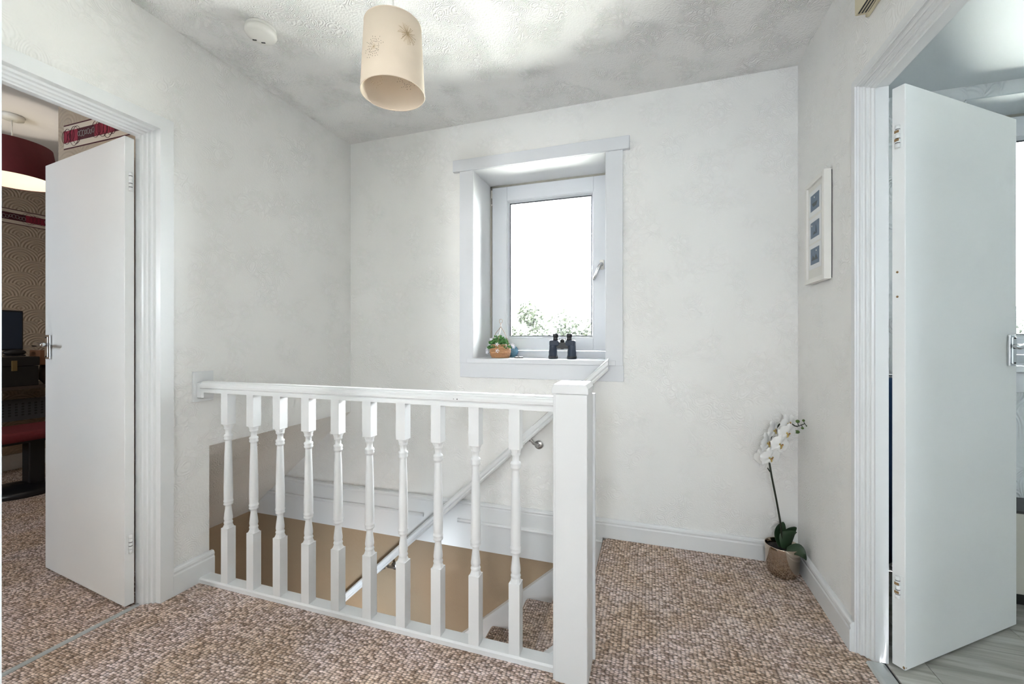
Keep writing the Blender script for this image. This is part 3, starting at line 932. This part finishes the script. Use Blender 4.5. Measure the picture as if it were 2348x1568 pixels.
# ------------------------------------------------------------------ door chime box
ch = tag(empty('chime_box', (XR, 1.60, 2.17)), 'yellowed plastic box high on the right wall', 'box')
MB().box(-.045, 0, -.070, .075, .0, .14).build('cover', M['cream'], ch, .006)
MB().box(-.012, 0, -.080, .083, -.004, .15).build('back_plate', M['cream'], ch, .003)
for k in range(4):
    MB().box(-.040 + .009 * k, -.036 + .009 * k, -.055, .06, -.0008, .002).build('slot', M['dark'], ch)

# ------------------------------------------------------------------ framed pictures on the right wall
FY0, FY1, FZ0, FZ1 = 1.974, 2.190, 1.343, 1.782
pf = tag(empty('picture_frame', (XR, (FY0 + FY1) / 2, FZ0)), 'tall white box frame with three small blue prints', 'picture frame')
def pp(mb, name, m, bev=0, par=None):
    o = mb.build(name, m, None, bev)
    if par is None:
        o.parent = pf; o.matrix_parent_inverse = Matrix.Translation(pf.location).inverted()
    else:
        o.parent = par
        o.matrix_parent_inverse = Matrix.Translation(pf.location).inverted()
    return o
fx = XR - .030
bw = .020
for a in ((FY0, FY0 + bw, FZ0, FZ1), (FY1 - bw, FY1, FZ0, FZ1), (FY0 + bw, FY1 - bw, FZ0, FZ0 + bw), (FY0 + bw, FY1 - bw, FZ1 - bw, FZ1)):
    pp(MB().box(fx, XR - .004, *a), 'frame_bar', M['plastic'], .001)
pp(MB().box(XR - .006, XR - .001, FY0 + .004, FY1 - .004, FZ0 + .004, FZ1 - .004), 'backing_board', M['dark'])
mb_ = pp(MB().box(fx + .008, fx + .012, FY0 + bw, FY1 - bw, FZ0 + bw, FZ1 - bw), 'mount', M['matboard'])
for zc, boat in ((1.687, 0), (1.570, 1), (1.457, 2)):
    yc = 2.092
    w_, h_ = .047, .034
    pp(MB().box(fx + .0075, fx + .0082, yc - w_ - .022, yc + w_ + .022, zc - h_ - .020, zc + h_ + .018), 'inner_mount', M['trim'])
    pr_ = pp(MB().box(fx + .0066, fx + .0076, yc - w_, yc + w_, zc - h_, zc + h_), 'print', M['print'])
    # motif: small pale moon over a dark shape
    yo = (.004, .032, -.018)[boat]
    R90y = Matrix.Rotation(math.pi / 2, 3, 'Y')
    m_ = MB().lathe([(.0036, 0), (.0036, .0008)], 12, (fx + .0060, yc + yo, zc + .020), R90y)
    pp(m_, 'moon', M['plastic'], 0, None)
    s_ = MB()
    if boat == 0:
        s_.prism([(fx + .0061, yc + .030, zc - .002), (fx + .0061, yc - .030, zc - .002), (fx + .0061, yc - .018, zc - .018), (fx + .0061, yc + .018, zc - .018)], (.0006, 0, 0))
    elif boat == 1:
        s_.prism([(fx + .0061, yc - .020, zc - .020), (fx + .0061, yc - .015, zc + .014), (fx + .0061, yc - .010, zc - .020)], (.0006, 0, 0))
        s_.prism([(fx + .0061, yc + .020, zc - .020), (fx + .0061, yc + .004, zc - .008), (fx + .0061, yc - .012, zc - .020)], (.0006, 0, 0))
    else:
        s_.prism([(fx + .0061, yc + .035, zc - .018), (fx + .0061, yc + .020, zc + .004), (fx + .0061, yc + .002, zc - .010), (fx + .0061, yc - .016, zc + .006), (fx + .0061, yc - .034, zc - .018)], (.0006, 0, 0))
    pp(s_, 'silhouette', M['printdark'])

# ------------------------------------------------------------------ orchid
OX, OY = .592, 2.262
orc = tag(empty('orchid', (OX, OY, 0)), 'white flowering orchid in glossy bronze pot standing in the corner', 'plant')
def op(mb, name, m, par=None, bev=0):
    return mb.build(name, m, par or orc, bev)
pot = op(MB().lathe([(.052, .0), (.060, .004), (.065, .02), (.069, .06), (.0725, .138), (.0715, .1405), (.0695, .138), (.066, .10)], 40, cap=False), 'pot', M['bronze'])
op(MB().lathe([(.052, .001), (.0005, .001)], 40, cap=False), 'pot_base', M['bronze'], pot)
sl_ = MB().lathe([(.0675, .118), (.045, .124), (.02, .121), (.0005, .124)], 24)
op(sl_, 'compost', M['soil'])
def loc_(u, v, dy=0.0):
    p = atY(u, v, OY + dy)
    return Vector((p.x - OX, p.y - OY, p.z))
def leaf_mesh(base, mid, tip, width, side, name, m, fold=.25, n=9, tw=5, par=None):
    """broad strap leaf along a quadratic curve"""
    base, mid, tip, side = Vector(base), Vector(mid), Vector(tip), Vector(side).normalized()
    vs_, fs_ = [], []
    for i in range(n + 1):
        t = i / n
        c0 = base * (1 - t) ** 2 + mid * 2 * t * (1 - t) + tip * t * t
        tg = ((mid - base) * (1 - t) + (tip - mid) * t).normalized()
        nn = side.cross(tg).normalized()
        wv = width * (math.sin(math.pi * min(1, (t * .88 + .10))) ** .62)
        if i == n: wv = width * .10
        for k in range(tw):
            s = (k / (tw - 1)) * 2 - 1
            vs_.append(c0 + side * (s * wv) + nn * (fold * abs(s) ** 1.5 * wv))
    for i in range(n):
        for k in range(tw - 1):
            fs_.append((i * tw + k, i * tw + k + 1, (i + 1) * tw + k + 1, (i + 1) * tw + k))
    o = op(MB().add(vs_, fs_, True), name, m, par)
    sd = o.modifiers.new('thick', 'SOLIDIFY'); sd.thickness = .0018
    ss = o.modifiers.new('smooth', 'SUBSURF'); ss.levels = 1; ss.render_levels = 2
    return o
camright = Vector((math.cos(YAW), math.sin(YAW), 0))
leaf_mesh(loc_(1797, 1262, .01), loc_(1780, 1215, .02), loc_(1795, 1196, .03), .030, camright, 'leaf', M['leaf'], .1)
leaf_mesh(loc_(1802, 1262, -.005), loc_(1800, 1215, .00), loc_(1826, 1219, .02), .034, camright + Vector((0, 0, -.25)), 'leaf', M['leaf'], -.25)
leaf_mesh(loc_(1800, 1265, .02), loc_(1806, 1205, .04), loc_(1822, 1207, .03), .030, camright, 'leaf', M['leaf'], .15)
leaf_mesh(loc_(1803, 1262, -.03), loc_(1840, 1250, -.06), loc_(1850, 1284, -.08), .027, Vector((.25, .55, .75)), 'leaf', M['leaf'], -.2, par=None)
# stems
S = [loc_(1796, 1262), loc_(1789, 1195), loc_(1780, 1145), loc_(1770, 1095), loc_(1766, 1072), loc_(1762, 1048, .01), loc_(1763, 1018, .02), loc_(1772, 992, .02), loc_(1788, 972, .02), loc_(1805, 964, .015), loc_(1822, 976, .0), loc_(1829, 978)]
op(MB().tube(S, [.0042] * 5 + [.0035] * 4 + [.0028] * 3, 8), 'stem', M['stem'])
for path, rr in (([loc_(1822, 976), loc_(1831, 977), loc_(1838, 974), loc_(1846, 971)], .0018), ([loc_(1831, 977), loc_(1829, 968)], .0018), ([loc_(1838, 974), loc_(1840, 981)], .0015),
                 ([loc_(1845, 971), loc_(1843, 966)], .0014), ([loc_(1845, 971), loc_(1849, 976)], .0014), ([loc_(1816, 988), loc_(1822, 991)], .0022), ([loc_(1760, 1073), loc_(1766, 1082)], .0025)):
    op(MB().tube(path, rr, 6), 'bud_stalk', M['stem'])
for u, v, r, s in ((1829, 966, .0088, (1, 1, .9)), (1842.5, 964, .0058, (1, 1, 1)), (1840, 981.5, .0062, (1, 1, .9)), (1828, 990, .0098, (1.1, 1, .85)), (1849.5, 976.5, .003, (1, 1, 1))):
    p = loc_(u, v)
    op(MB().ball(p, r, 12, 8, s), 'bud', M['bud'])
def petal_mesh(length, width, cup, name):
    n, tw = 7, 7
    vs_, fs_ = [], []
    for i in range(n + 1):
        t = i / n
        wv = width * (max(0, math.sin(math.pi * (t * .93 + .05))) ** .55)
        if i == 0: wv = width * .16
        for k in range(tw):
            s = (k / (tw - 1)) * 2 - 1
            bulge = .0 if abs(s) < 1e-6 else 0
            vs_.append((s * wv, length * t, cup * (t * t * .6 + s * s * .5 * t) + .002 * math.sin(5 * s + 4 * t)))
    for i in range(n):
        for k in range(tw - 1):
            fs_.append((i * tw + k, i * tw + k + 1, (i + 1) * tw + k + 1, (i + 1) * tw + k))
    me = MB().add(vs_, fs_, True).mesh(name)
    me.materials.append(M['petal'])
    return me
big = petal_mesh(.047, .029, -.010, 'petal')
sep_ = petal_mesh(.046, .018, -.008, 'sepal')
lipm = MB()
lipm.ball((0, -.004, .006), .0055, 10, 7, (1, 1.1, .8)).ball((-.008, .001, .004), .005, 8, 6, (.7, 1, .7)).ball((.008, .001, .004), .005, 8, 6, (.7, 1, .7))
lipm.tube([(0, -.004, .006), (0, -.014, .009), (0, -.020, .006)], [.0045, .0032, .001], 8)
lipm = lipm.mesh('lip'); lipm.materials.append(M['lip'])
spotm = MB().ball((0, .002, .010), .0028, 8, 6).ball((-.003, -.004, .0105), .0014, 6, 5).ball((.004, -.006, .010), .0014, 6, 5).mesh('lip_spot'); spotm.materials.append(M['lipred'])
def flower(u, v, dy, yaw, pitch, roll, sc=1.0):
    p = loc_(u, v, dy)
    # local +Z of the flower faces outwards
    face = Matrix.Rotation(YAW + yaw, 4, 'Z') @ Matrix.Rotation(math.pi / 2 + pitch, 4, 'X') @ Matrix.Rotation(roll, 4, 'Z')
    F = bpy.data.objects.new('flower', lipm); COL.objects.link(F); F.parent = orc
    F.matrix_basis = Matrix.Translation(p) @ face @ Matrix.Scale(sc, 4)
    for ang, me, lift in ((math.radians(78), big, .002), (math.radians(-78), big, .002), (0, sep_, -.002), (math.radians(140), sep_, -.003), (math.radians(-140), sep_, -.003)):
        o = bpy.data.objects.new('petal', me); COL.objects.link(o); o.parent = F
        o.matrix_basis = Matrix.Translation((0, 0, lift)) @ Matrix.Rotation(ang, 4, 'Z')
    o = bpy.data.objects.new('lip_spot', spotm); COL.objects.link(o); o.parent = F
flower(1808, 970, -.015, .35, .15, .35, .98)
flower(1806, 993, -.04, .15, .30, -.25, .98)
flower(1775, 986, -.01, .55, .1, .30, .95)
flower(1760, 1015, -.02, .60, .1, .20, 1.05)
flower(1790, 1019, -.055, .15, .1, -.25, 1.0)
flower(1767, 1049, -.045, .05, .25, .10, 1.02)
flower(1748, 1050, .03, -.9, .1, .5, .9)

# ------------------------------------------------------------------ things on the window sill
ZS = .985 + .0005
bk = tag(empty('flower_basket', (-.893, 2.475, ZS)), 'wicker basket of green foliage and white flowers on the window sill', 'basket')
mb = MB()
rows = 9
for j in range(rows):
    z = .006 + j * .0092
    R_ = .040 + .022 * math.sin(math.pi * (j + 2.2) / (rows + 3.2))
    pth = []
    for i in range(48):
        a = 2 * math.pi * i / 48
        rr = R_ + .0022 * math.sin(12 * a + (math.pi if j % 2 else 0))
        pth.append((rr * math.cos(a), rr * math.sin(a), z))
    mb.tube(pth, .0048, 6, True)
mb.lathe([(.050, .002), (.0005, .002)], 24)
basket = mb.build('basket', M['wicker'], bk)
stk = MB()
for i in range(24):
    a = 2 * math.pi * i / 24
    stk.tube([((.040 + .022 * math.sin(math.pi * (j + 2.2) / (rows + 3.2))) * math.cos(a), (.040 + .022 * math.sin(math.pi * (j + 2.2) / (rows + 3.2))) * math.sin(a), .004 + j * .0092) for j in range(rows)], .0022, 5)
stk.build('stake', M['wicker'], basket)
def leafcloud(n, cfun, size, rnd):
    vs_, fs_ = [], []
    for i in range(n):
        p = cfun(rnd)
        d = Vector((rnd.uniform(-1, 1), rnd.uniform(-1, 1), rnd.uniform(-.3, 1))).normalized()
        s = d.orthogonal().normalized() * size * rnd.uniform(.35, .6)
        L_ = d * size * rnd.uniform(.8, 1.4)
        b = len(vs_)
        vs_ += [p, p + L_ * .5 + s, p + L_, p + L_ * .5 - s]
        fs_ += [(b, b + 1, b + 2), (b, b + 2, b + 3)]
    return MB().add(vs_, fs_)
rnd = random.Random(3)
def cf(r):
    a = r.uniform(0, 2 * math.pi); q = math.sqrt(r.random())
    return Vector((q * .072 * math.cos(a) - .006, q * .06 * math.sin(a), .080 + (1 - q * q) * .055 * r.uniform(.3, 1) - (.02 if q > .85 else 0)))
fo = leafcloud(650, cf, .0135, rnd).build('foliage', M['fol'], bk)
fo['kind'] = 'stuff'
fm = MB()
for k in range(5):
    a = k * 2 * math.pi / 5
    vs_ = [(0, 0, 0), (.006 * math.cos(a - .5), .006 * math.sin(a - .5), .002), (.012 * math.cos(a - .25), .012 * math.sin(a - .25), .003), (.013 * math.cos(a), .013 * math.sin(a), .002), (.012 * math.cos(a + .25), .012 * math.sin(a + .25), .003), (.006 * math.cos(a + .5), .006 * math.sin(a + .5), .002)]
    fm.add(vs_, [(0, 1, 2, 3), (0, 3, 4, 5)])
fm = fm.mesh('blossom'); fm.materials.append(M['wflower'])
for x, y, z, rx, rz in ((-.085, -.01, .055, 1.2, -.6), (-.080, -.02, .035, 1.4, -.4), (-.075, .0, .075, 1.0, -.8), (-.045, .02, .130, .6, 0), (-.02, .02, .140, .5, 0), (.0, -.055, .085, 1.3, 0), (.005, -.065, .045, 1.4, .1), (.022, .01, .130, .5, 0), (.085, -.01, .080, 1.2, .7), (.09, -.012, .068, 1.3, .9), (-.05, -.03, .115, .8, 0), (.045, -.03, .075, 1.1, .3)):
    o = bpy.data.objects.new('blossom', fm); COL.objects.link(o); o.parent = bk
    o.location = (x, y, z); o.rotation_euler = (rx, 0, rz)
hw = MB()
hw.tube([(-.060, 0, .085), (-.03, 0, .155), (.004, 0, .195)], .0016, 6)
hw.tube([(.060, 0, .085), (.03, 0, .155), (.004, 0, .195)], .0016, 6)
hw.tube([(.0, -.055, .085), (.002, -.02, .15), (.004, 0, .195)], .0014, 6)
hw.tube([(.004 + .002 * math.cos(k * 1.3), .002 * math.sin(k * 1.3), .195 + k * .0022) for k in range(10)], .0018, 6)
hw.tube([(.004 + .011 * math.sin(2 * math.pi * k / 16), 0, .230 - .013 * math.cos(2 * math.pi * k / 16)) for k in range(16)], .0013, 6, True)
hw.build('hanging_wire', M['wire'], bk)
bo = MB().ball((0, 0, .038), .038, 24, 16).lathe([(.018, 0), (.018, .004)], 16).build('glass_ball', M['blueglass'])
bo.location = (-.850, 2.594, ZS)
tag(bo, 'mottled blue glazed ball half hidden behind the wicker basket', 'ornament')
rs = tag(empty('black_flower_ornament', (-.765, 2.455, ZS)), 'small black flower shaped ornament lying on the sill', 'ornament')
cen = MB().ball((0, 0, .007), .009, 12, 8, (1, 1, .8)).build('centre', M['black'], rs)
for k in range(7):
    a = k * 2 * math.pi / 7
    MB().ball((.019 * math.cos(a), .019 * math.sin(a), .0052), .0105, 10, 6, (1, 1, .45)).build('petal', M['black'], rs)

bn = tag(empty('binoculars', (-.493, 2.455, ZS)), 'dark navy binoculars standing upright on the window sill', 'binoculars')
for s in (-1, 1):
    x = .056 * s
    br_ = MB().lathe([(.0270, 0), (.0278, .003), (.0278, .020), (.0262, .022), (.0262, .050), (.0235, .054), (.0225, .080), (.0225, .082)], 28, (x, 0, 0)).build('barrel', M['navy'], bn)
    MB().lathe([(.0285, .004), (.0290, .006), (.0290, .014), (.0285, .016)], 28, (x, 0, 0)).build('objective_ring', M['black'], br_)
    ins = .041 * s
    pb = MB().box(min(x, ins) - .021, max(x, ins) + .021, -.022, .022, .076, .112).build('prism_housing', M['navy'], bn, .009, 3)
    ey = MB().lathe([(.016, .108), (.0165, .118), (.0150, .121), (.0150, .130), (.0180, .132), (.0182, .147), (.0165, .149)], 24, (ins, 0, 0)).build('eyepiece', M['black'], bn)
    MB().lathe([(.0005, .1495), (.012, .1495)], 20, (ins, 0, 0), cap=False).build('lens', M['lens'], ey)
MB().box(-.036, .036, -.010, .010, .060, .100).build('bridge', M['black'], bn, .004)
MB().lathe([(.010, .058), (.010, .098), (.0125, .100), (.0125, .114), (.010, .116)], 20).build('focus_wheel', M['black'], bn)

# ------------------------------------------------------------------ bathroom things
lc = tag(empty('low_cabinet', (1.95, 2.35, 0)), 'low cream cabinet with dark top under the bathroom window', 'cabinet')
MB().box(-.75, .75, -.100, .098, .068, .395).build('body', M['greige'], lc, .003)
MB().box(-.755, .755, -.102, .098, .395, .405).build('top', M['blacktop'], lc, .002)
MB().box(-.72, .72, -.04, .09, 0, .068).build('plinth', M['dark'], lc)
bc = MB()
tw = []
for i in range(13):
    x = .90 + .022 * i
    tw.append((x, 2.395 - .018 * math.sin(i * 1.3)))
back = [(x, y + .022) for x, y in reversed(tw)]
bc.prism([(x, y, .06) for x, y in tw + back], (0, 0, .86))
tag(bc.build('blue_towel', M['bluecloth']), 'dark blue towel glimpsed through the bathroom door hinge gap', 'towel')
MB_ = MB().tube([(.86, 2.43, .935), (1.22, 2.43, .935)], .006, 8).tube([(.88, 2.46, .935), (.88, 2.43, .935)], .005, 8).tube([(1.2, 2.46, .935), (1.2, 2.43, .935)], .005, 8)
tag(MB_.build('towel_rail', M['chrome']), 'chrome rail behind the bathroom door holding blue towel', 'towel rail')

# ------------------------------------------------------------------ bedroom things
bx, by = -3.68, 1.462
bpnd = tag(empty('pendant_lamp', (bx, by, 2.46)), 'burgundy tapered drum pendant lamp seen through the bedroom door', 'pendant lamp')
MB().lathe([(.052, 0), (.055, -.006), (.050, -.022), (.020, -.03)], 28).build('ceiling_rose', M['plastic'], bpnd)
MB().tube([(0, 0, -.02), (0, 0, -.22)], .003, 8).build('flex', M['plastic'], bpnd)
shd = MB().lathe([(.205, -.395), (.170, -.175), (.168, -.175), (.203, -.395), (.205, -.395)], 56, cap=False).build('shade', M['burgundy'], bpnd)
MB().lathe([(.2015, -.393), (.1665, -.177)], 56, cap=False).build('lining', M['lining'], shd)
MB().lathe([(.012, -.20), (.016, -.21), (.016, -.26), (.012, -.265)], 16).build('lamp_holder', M['plastic'], bpnd)
MB().ball((0, 0, -.295), .028, 16, 10).build('bulb', M['bulb'], bpnd)
bl = bpy.data.lights.new('bedroom_bulb', 'POINT'); bl.energy = 1.5; bl.color = (1.0, .91, .82); bl.shadow_soft_size = .03
blo = bpy.data.objects.new('bedroom_bulb', bl); COL.objects.link(blo); blo.location = (bx, by, 2.46 - .345)
# paper border on the bedroom walls: cream strip, dark edge lines, crimson and maroon blocks, silver rings
def border(name, origin, axis, nrm, length, label, r0):
    B_ = tag(empty(name, origin), label, 'wall border')
    ax, nn = Vector(axis), Vector(nrm)
    def slab(a0, a1, z0, z1, t0, t1, nm, m, par=None):
        pts = [ax * a0 + nn * t0 + Vector((0, 0, z0)), ax * a1 + nn * t0 + Vector((0, 0, z0)), ax * a1 + nn * t0 + Vector((0, 0, z1)), ax * a0 + nn * t0 + Vector((0, 0, z1))]
        return MB().prism(pts, nn * (t1 - t0)).build(nm, m, par or B_)
    slab(0, length, 0, .126, 0, .0012, 'paper_strip', M['bord_cream'])
    slab(0, length, 0, .006, .0010, .0018, 'edge_line', M['bord_dark'])
    slab(0, length, .120, .126, .0010, .0018, 'edge_line', M['bord_dark'])
    r = random.Random(r0)
    a = 0
    k = 0
    while a < length - .01:
        wl = min(r.uniform(.10, .17), length - a)
        blk = slab(a, a + wl, .034, .094, .0010, .0020, 'block', M['bord_red'] if k % 2 == 0 else M['bord_dark'])
        rg = MB()
        nr = max(2, int(wl / .018))
        for q in range(nr):
            cc = ax * (a + wl * (q + .5) / nr) + nn * .0024 + Vector((0, 0, .064 + r.uniform(-.006, .006)))
            R_ = r.uniform(.010, .016) if k % 2 else r.uniform(.022, .05)
            rg.tube([cc + ax * (R_ * .7 * math.cos(t_)) + Vector((0, 0, R_ * math.sin(t_))) for t_ in [2 * math.pi * i / 18 for i in range(18)]], .0010 if k % 2 == 0 else .0018, 4, True)
        rg.build('ring_motif', M['bord_grey'] if k % 2 else M['bord_dark'], blk)
        a += wl; k += 1
border('wall_border', (-2.88, 1.331, 2.080), (1, 0, 0), (0, -1, 0), .84, 'crimson paper border high on the wall behind the bedroom door', 3)
border('wall_border', (-5.13, 1.0, 2.080), (0, 1, 0), (1, 0, 0), 2.4, 'crimson paper border across the far bedroom wall', 5)

dk = tag(empty('desk', (-4.86, 2.0, 0)), 'dark wooden desk with grey perforated back panel', 'desk')
MB().box(-.24, .24, -.75, .75, .712, .738).build('desk_top', M['desk'], dk, .003)
for y in (-.70, .70):
    MB().box(-.20, .20, y - .02, y + .02, 0, .712).build('leg', M['desk'], dk)
pn = MB().box(.02, .03, -.68, .68, .448, .620).build('modesty_panel', M['greymetal'], dk)
hs = MB()
for i in range(34):
    for j in range(5):
        y = -.62 + .0375 * i; z = .492 + .022 * j
        hs.box(.0295, .0306, y - .008, y + .008, z - .0065, z + .0065)
hh = hs.build('perforations', M['dark'], pn); hh['kind'] = 'stuff'
mo = tag(empty('monitor', (-4.78, 1.78, .738)), 'black flat monitor on the bedroom desk', 'monitor')
MB().box(.0, .03, -.16, .172, .278, .592).build('screen_housing', M['black'], mo, .010, 3)
MB().box(.0300, .0306, -.150, .162, .29, .58).build('screen', M['lens'], mo)
MB().box(-.02, .0, -.02, .03, .0, .42).build('stand', M['black'], mo)
MB().box(-.09, .02, -.10, .11, 0, .012).build('stand_base', M['black'], mo, .004)
tk = tag(empty('storage_chest', (-4.70, 1.80, .738)), 'black box chest with brass clasp on the bedroom desk', 'box')
MB().box(-.035, .065, -.19, .190, .0, .155).build('chest_body', M['trunk'], tk, .004)
MB().box(-.040, .070, -.195, .195, .157, .228).build('chest_lid', M['trunk'], tk, .006)
for y in (-.06, .052):
    MB().box(.066, .074, y - .016, y + .016, .120, .200).build('clasp', M['brass'], tk, .003)
ph = tag(empty('telephone', (-4.685, 1.875, .970)), 'small black curved gadget on top of the black chest', 'telephone')
MB().ball((0, 0, .030), .05, 20, 10, (.55, 1.3, .52)).build('handset', M['black'], ph)
MB().box(-.02, .02, -.055, .055, .0, .012).build('cradle', M['black'], ph, .004)
wb = tag(empty('wooden_bowl_stand', (-4.72, 2.085, .738)), 'dark round bowl carrying a brown wooden box', 'bowl')
MB().lathe([(.03, 0), (.032, .006), (.062, .045), (.066, .085), (.055, .125), (.048, .158), (.0005, .158)], 28).build('bowl', M['desk'], wb)
bxw = MB().box(-.07, .07, -.085, .085, 0, .118).build('wooden_box', M['woodbox'], None, .004)
bxw.location = (-4.72, 2.085, .8965)
tag(bxw, 'brown wooden box standing on dark bowl by the bedroom wall', 'box')
so = tag(empty('stool', (-4.30, 1.78, 0)), 'burgundy upholstered stool on a black pedestal before the desk', 'stool')
seat = MB().box(-.20, .22, -.24, .20, .395, .465).build('seat', M['burgundy'], so, .03, 4)
MB().box(-.17, .19, -.21, .17, .38, .398).build('seat_board', M['black'], so)
MB().box(-.045, .045, -.005, .082, .02, .385).build('pedestal', M['black'], so, .008)
MB().lathe([(.19, 0), (.20, .008), (.20, .03), (.18, .045), (.06, .06), (.04, .07)], 40, (0, -.03, 0)).build('base', M['black'], so)

# ------------------------------------------------------------------ outside
g = MB().box(-60, 60, 2.9, 120, -2.8, -2.6)
struct(g.build('ground', M['bounce_ground']), 'pale ground outside the window')
def tree(name, x, y, h, rc, n, label, seed, zb=-2.6):
    T = tag(empty(name, (x, y, zb)), label, 'tree', 'trees outside the window')
    r = random.Random(seed)
    MB().tube([(0, 0, 0), (.1, .05, h * .35), (0, .1, h * .7)], [.16, .12, .05], 8).build('trunk', M['bark'], T)
    blobs = [(Vector((r.uniform(-.6, .6) * rc, r.uniform(-.5, .5) * rc, h * r.uniform(.45, .92))), rc * r.uniform(.35, .6)) for _ in range(9)]
    def cfn(q):
        c0, R_ = q.choice(blobs)
        d = Vector((q.gauss(0, 1), q.gauss(0, 1), q.gauss(0, 1))).normalized()
        return c0 + d * R_ * (q.random() ** .4)
    cr = leafcloud(n, cfn, .17, r).build('crown', M['treeleaf'], T)
    cr['kind'] = 'stuff'
tree('garden_tree', -5.7, 22, 5.9, 1.15, 4200, 'taller green garden tree left of the binoculars', 1)
tree('garden_tree', -6.6, 20, 4.9, 1.2, 4200, 'low bushy tree behind the flower basket', 2)
tree('garden_tree', -4.1, 24, 5.2, 1.6, 4600, 'low green tree behind the binoculars', 4)
tree('garden_tree', 12.9, 20, 5.2, 1.8, 3000, 'green tree beyond the bathroom window', 6)
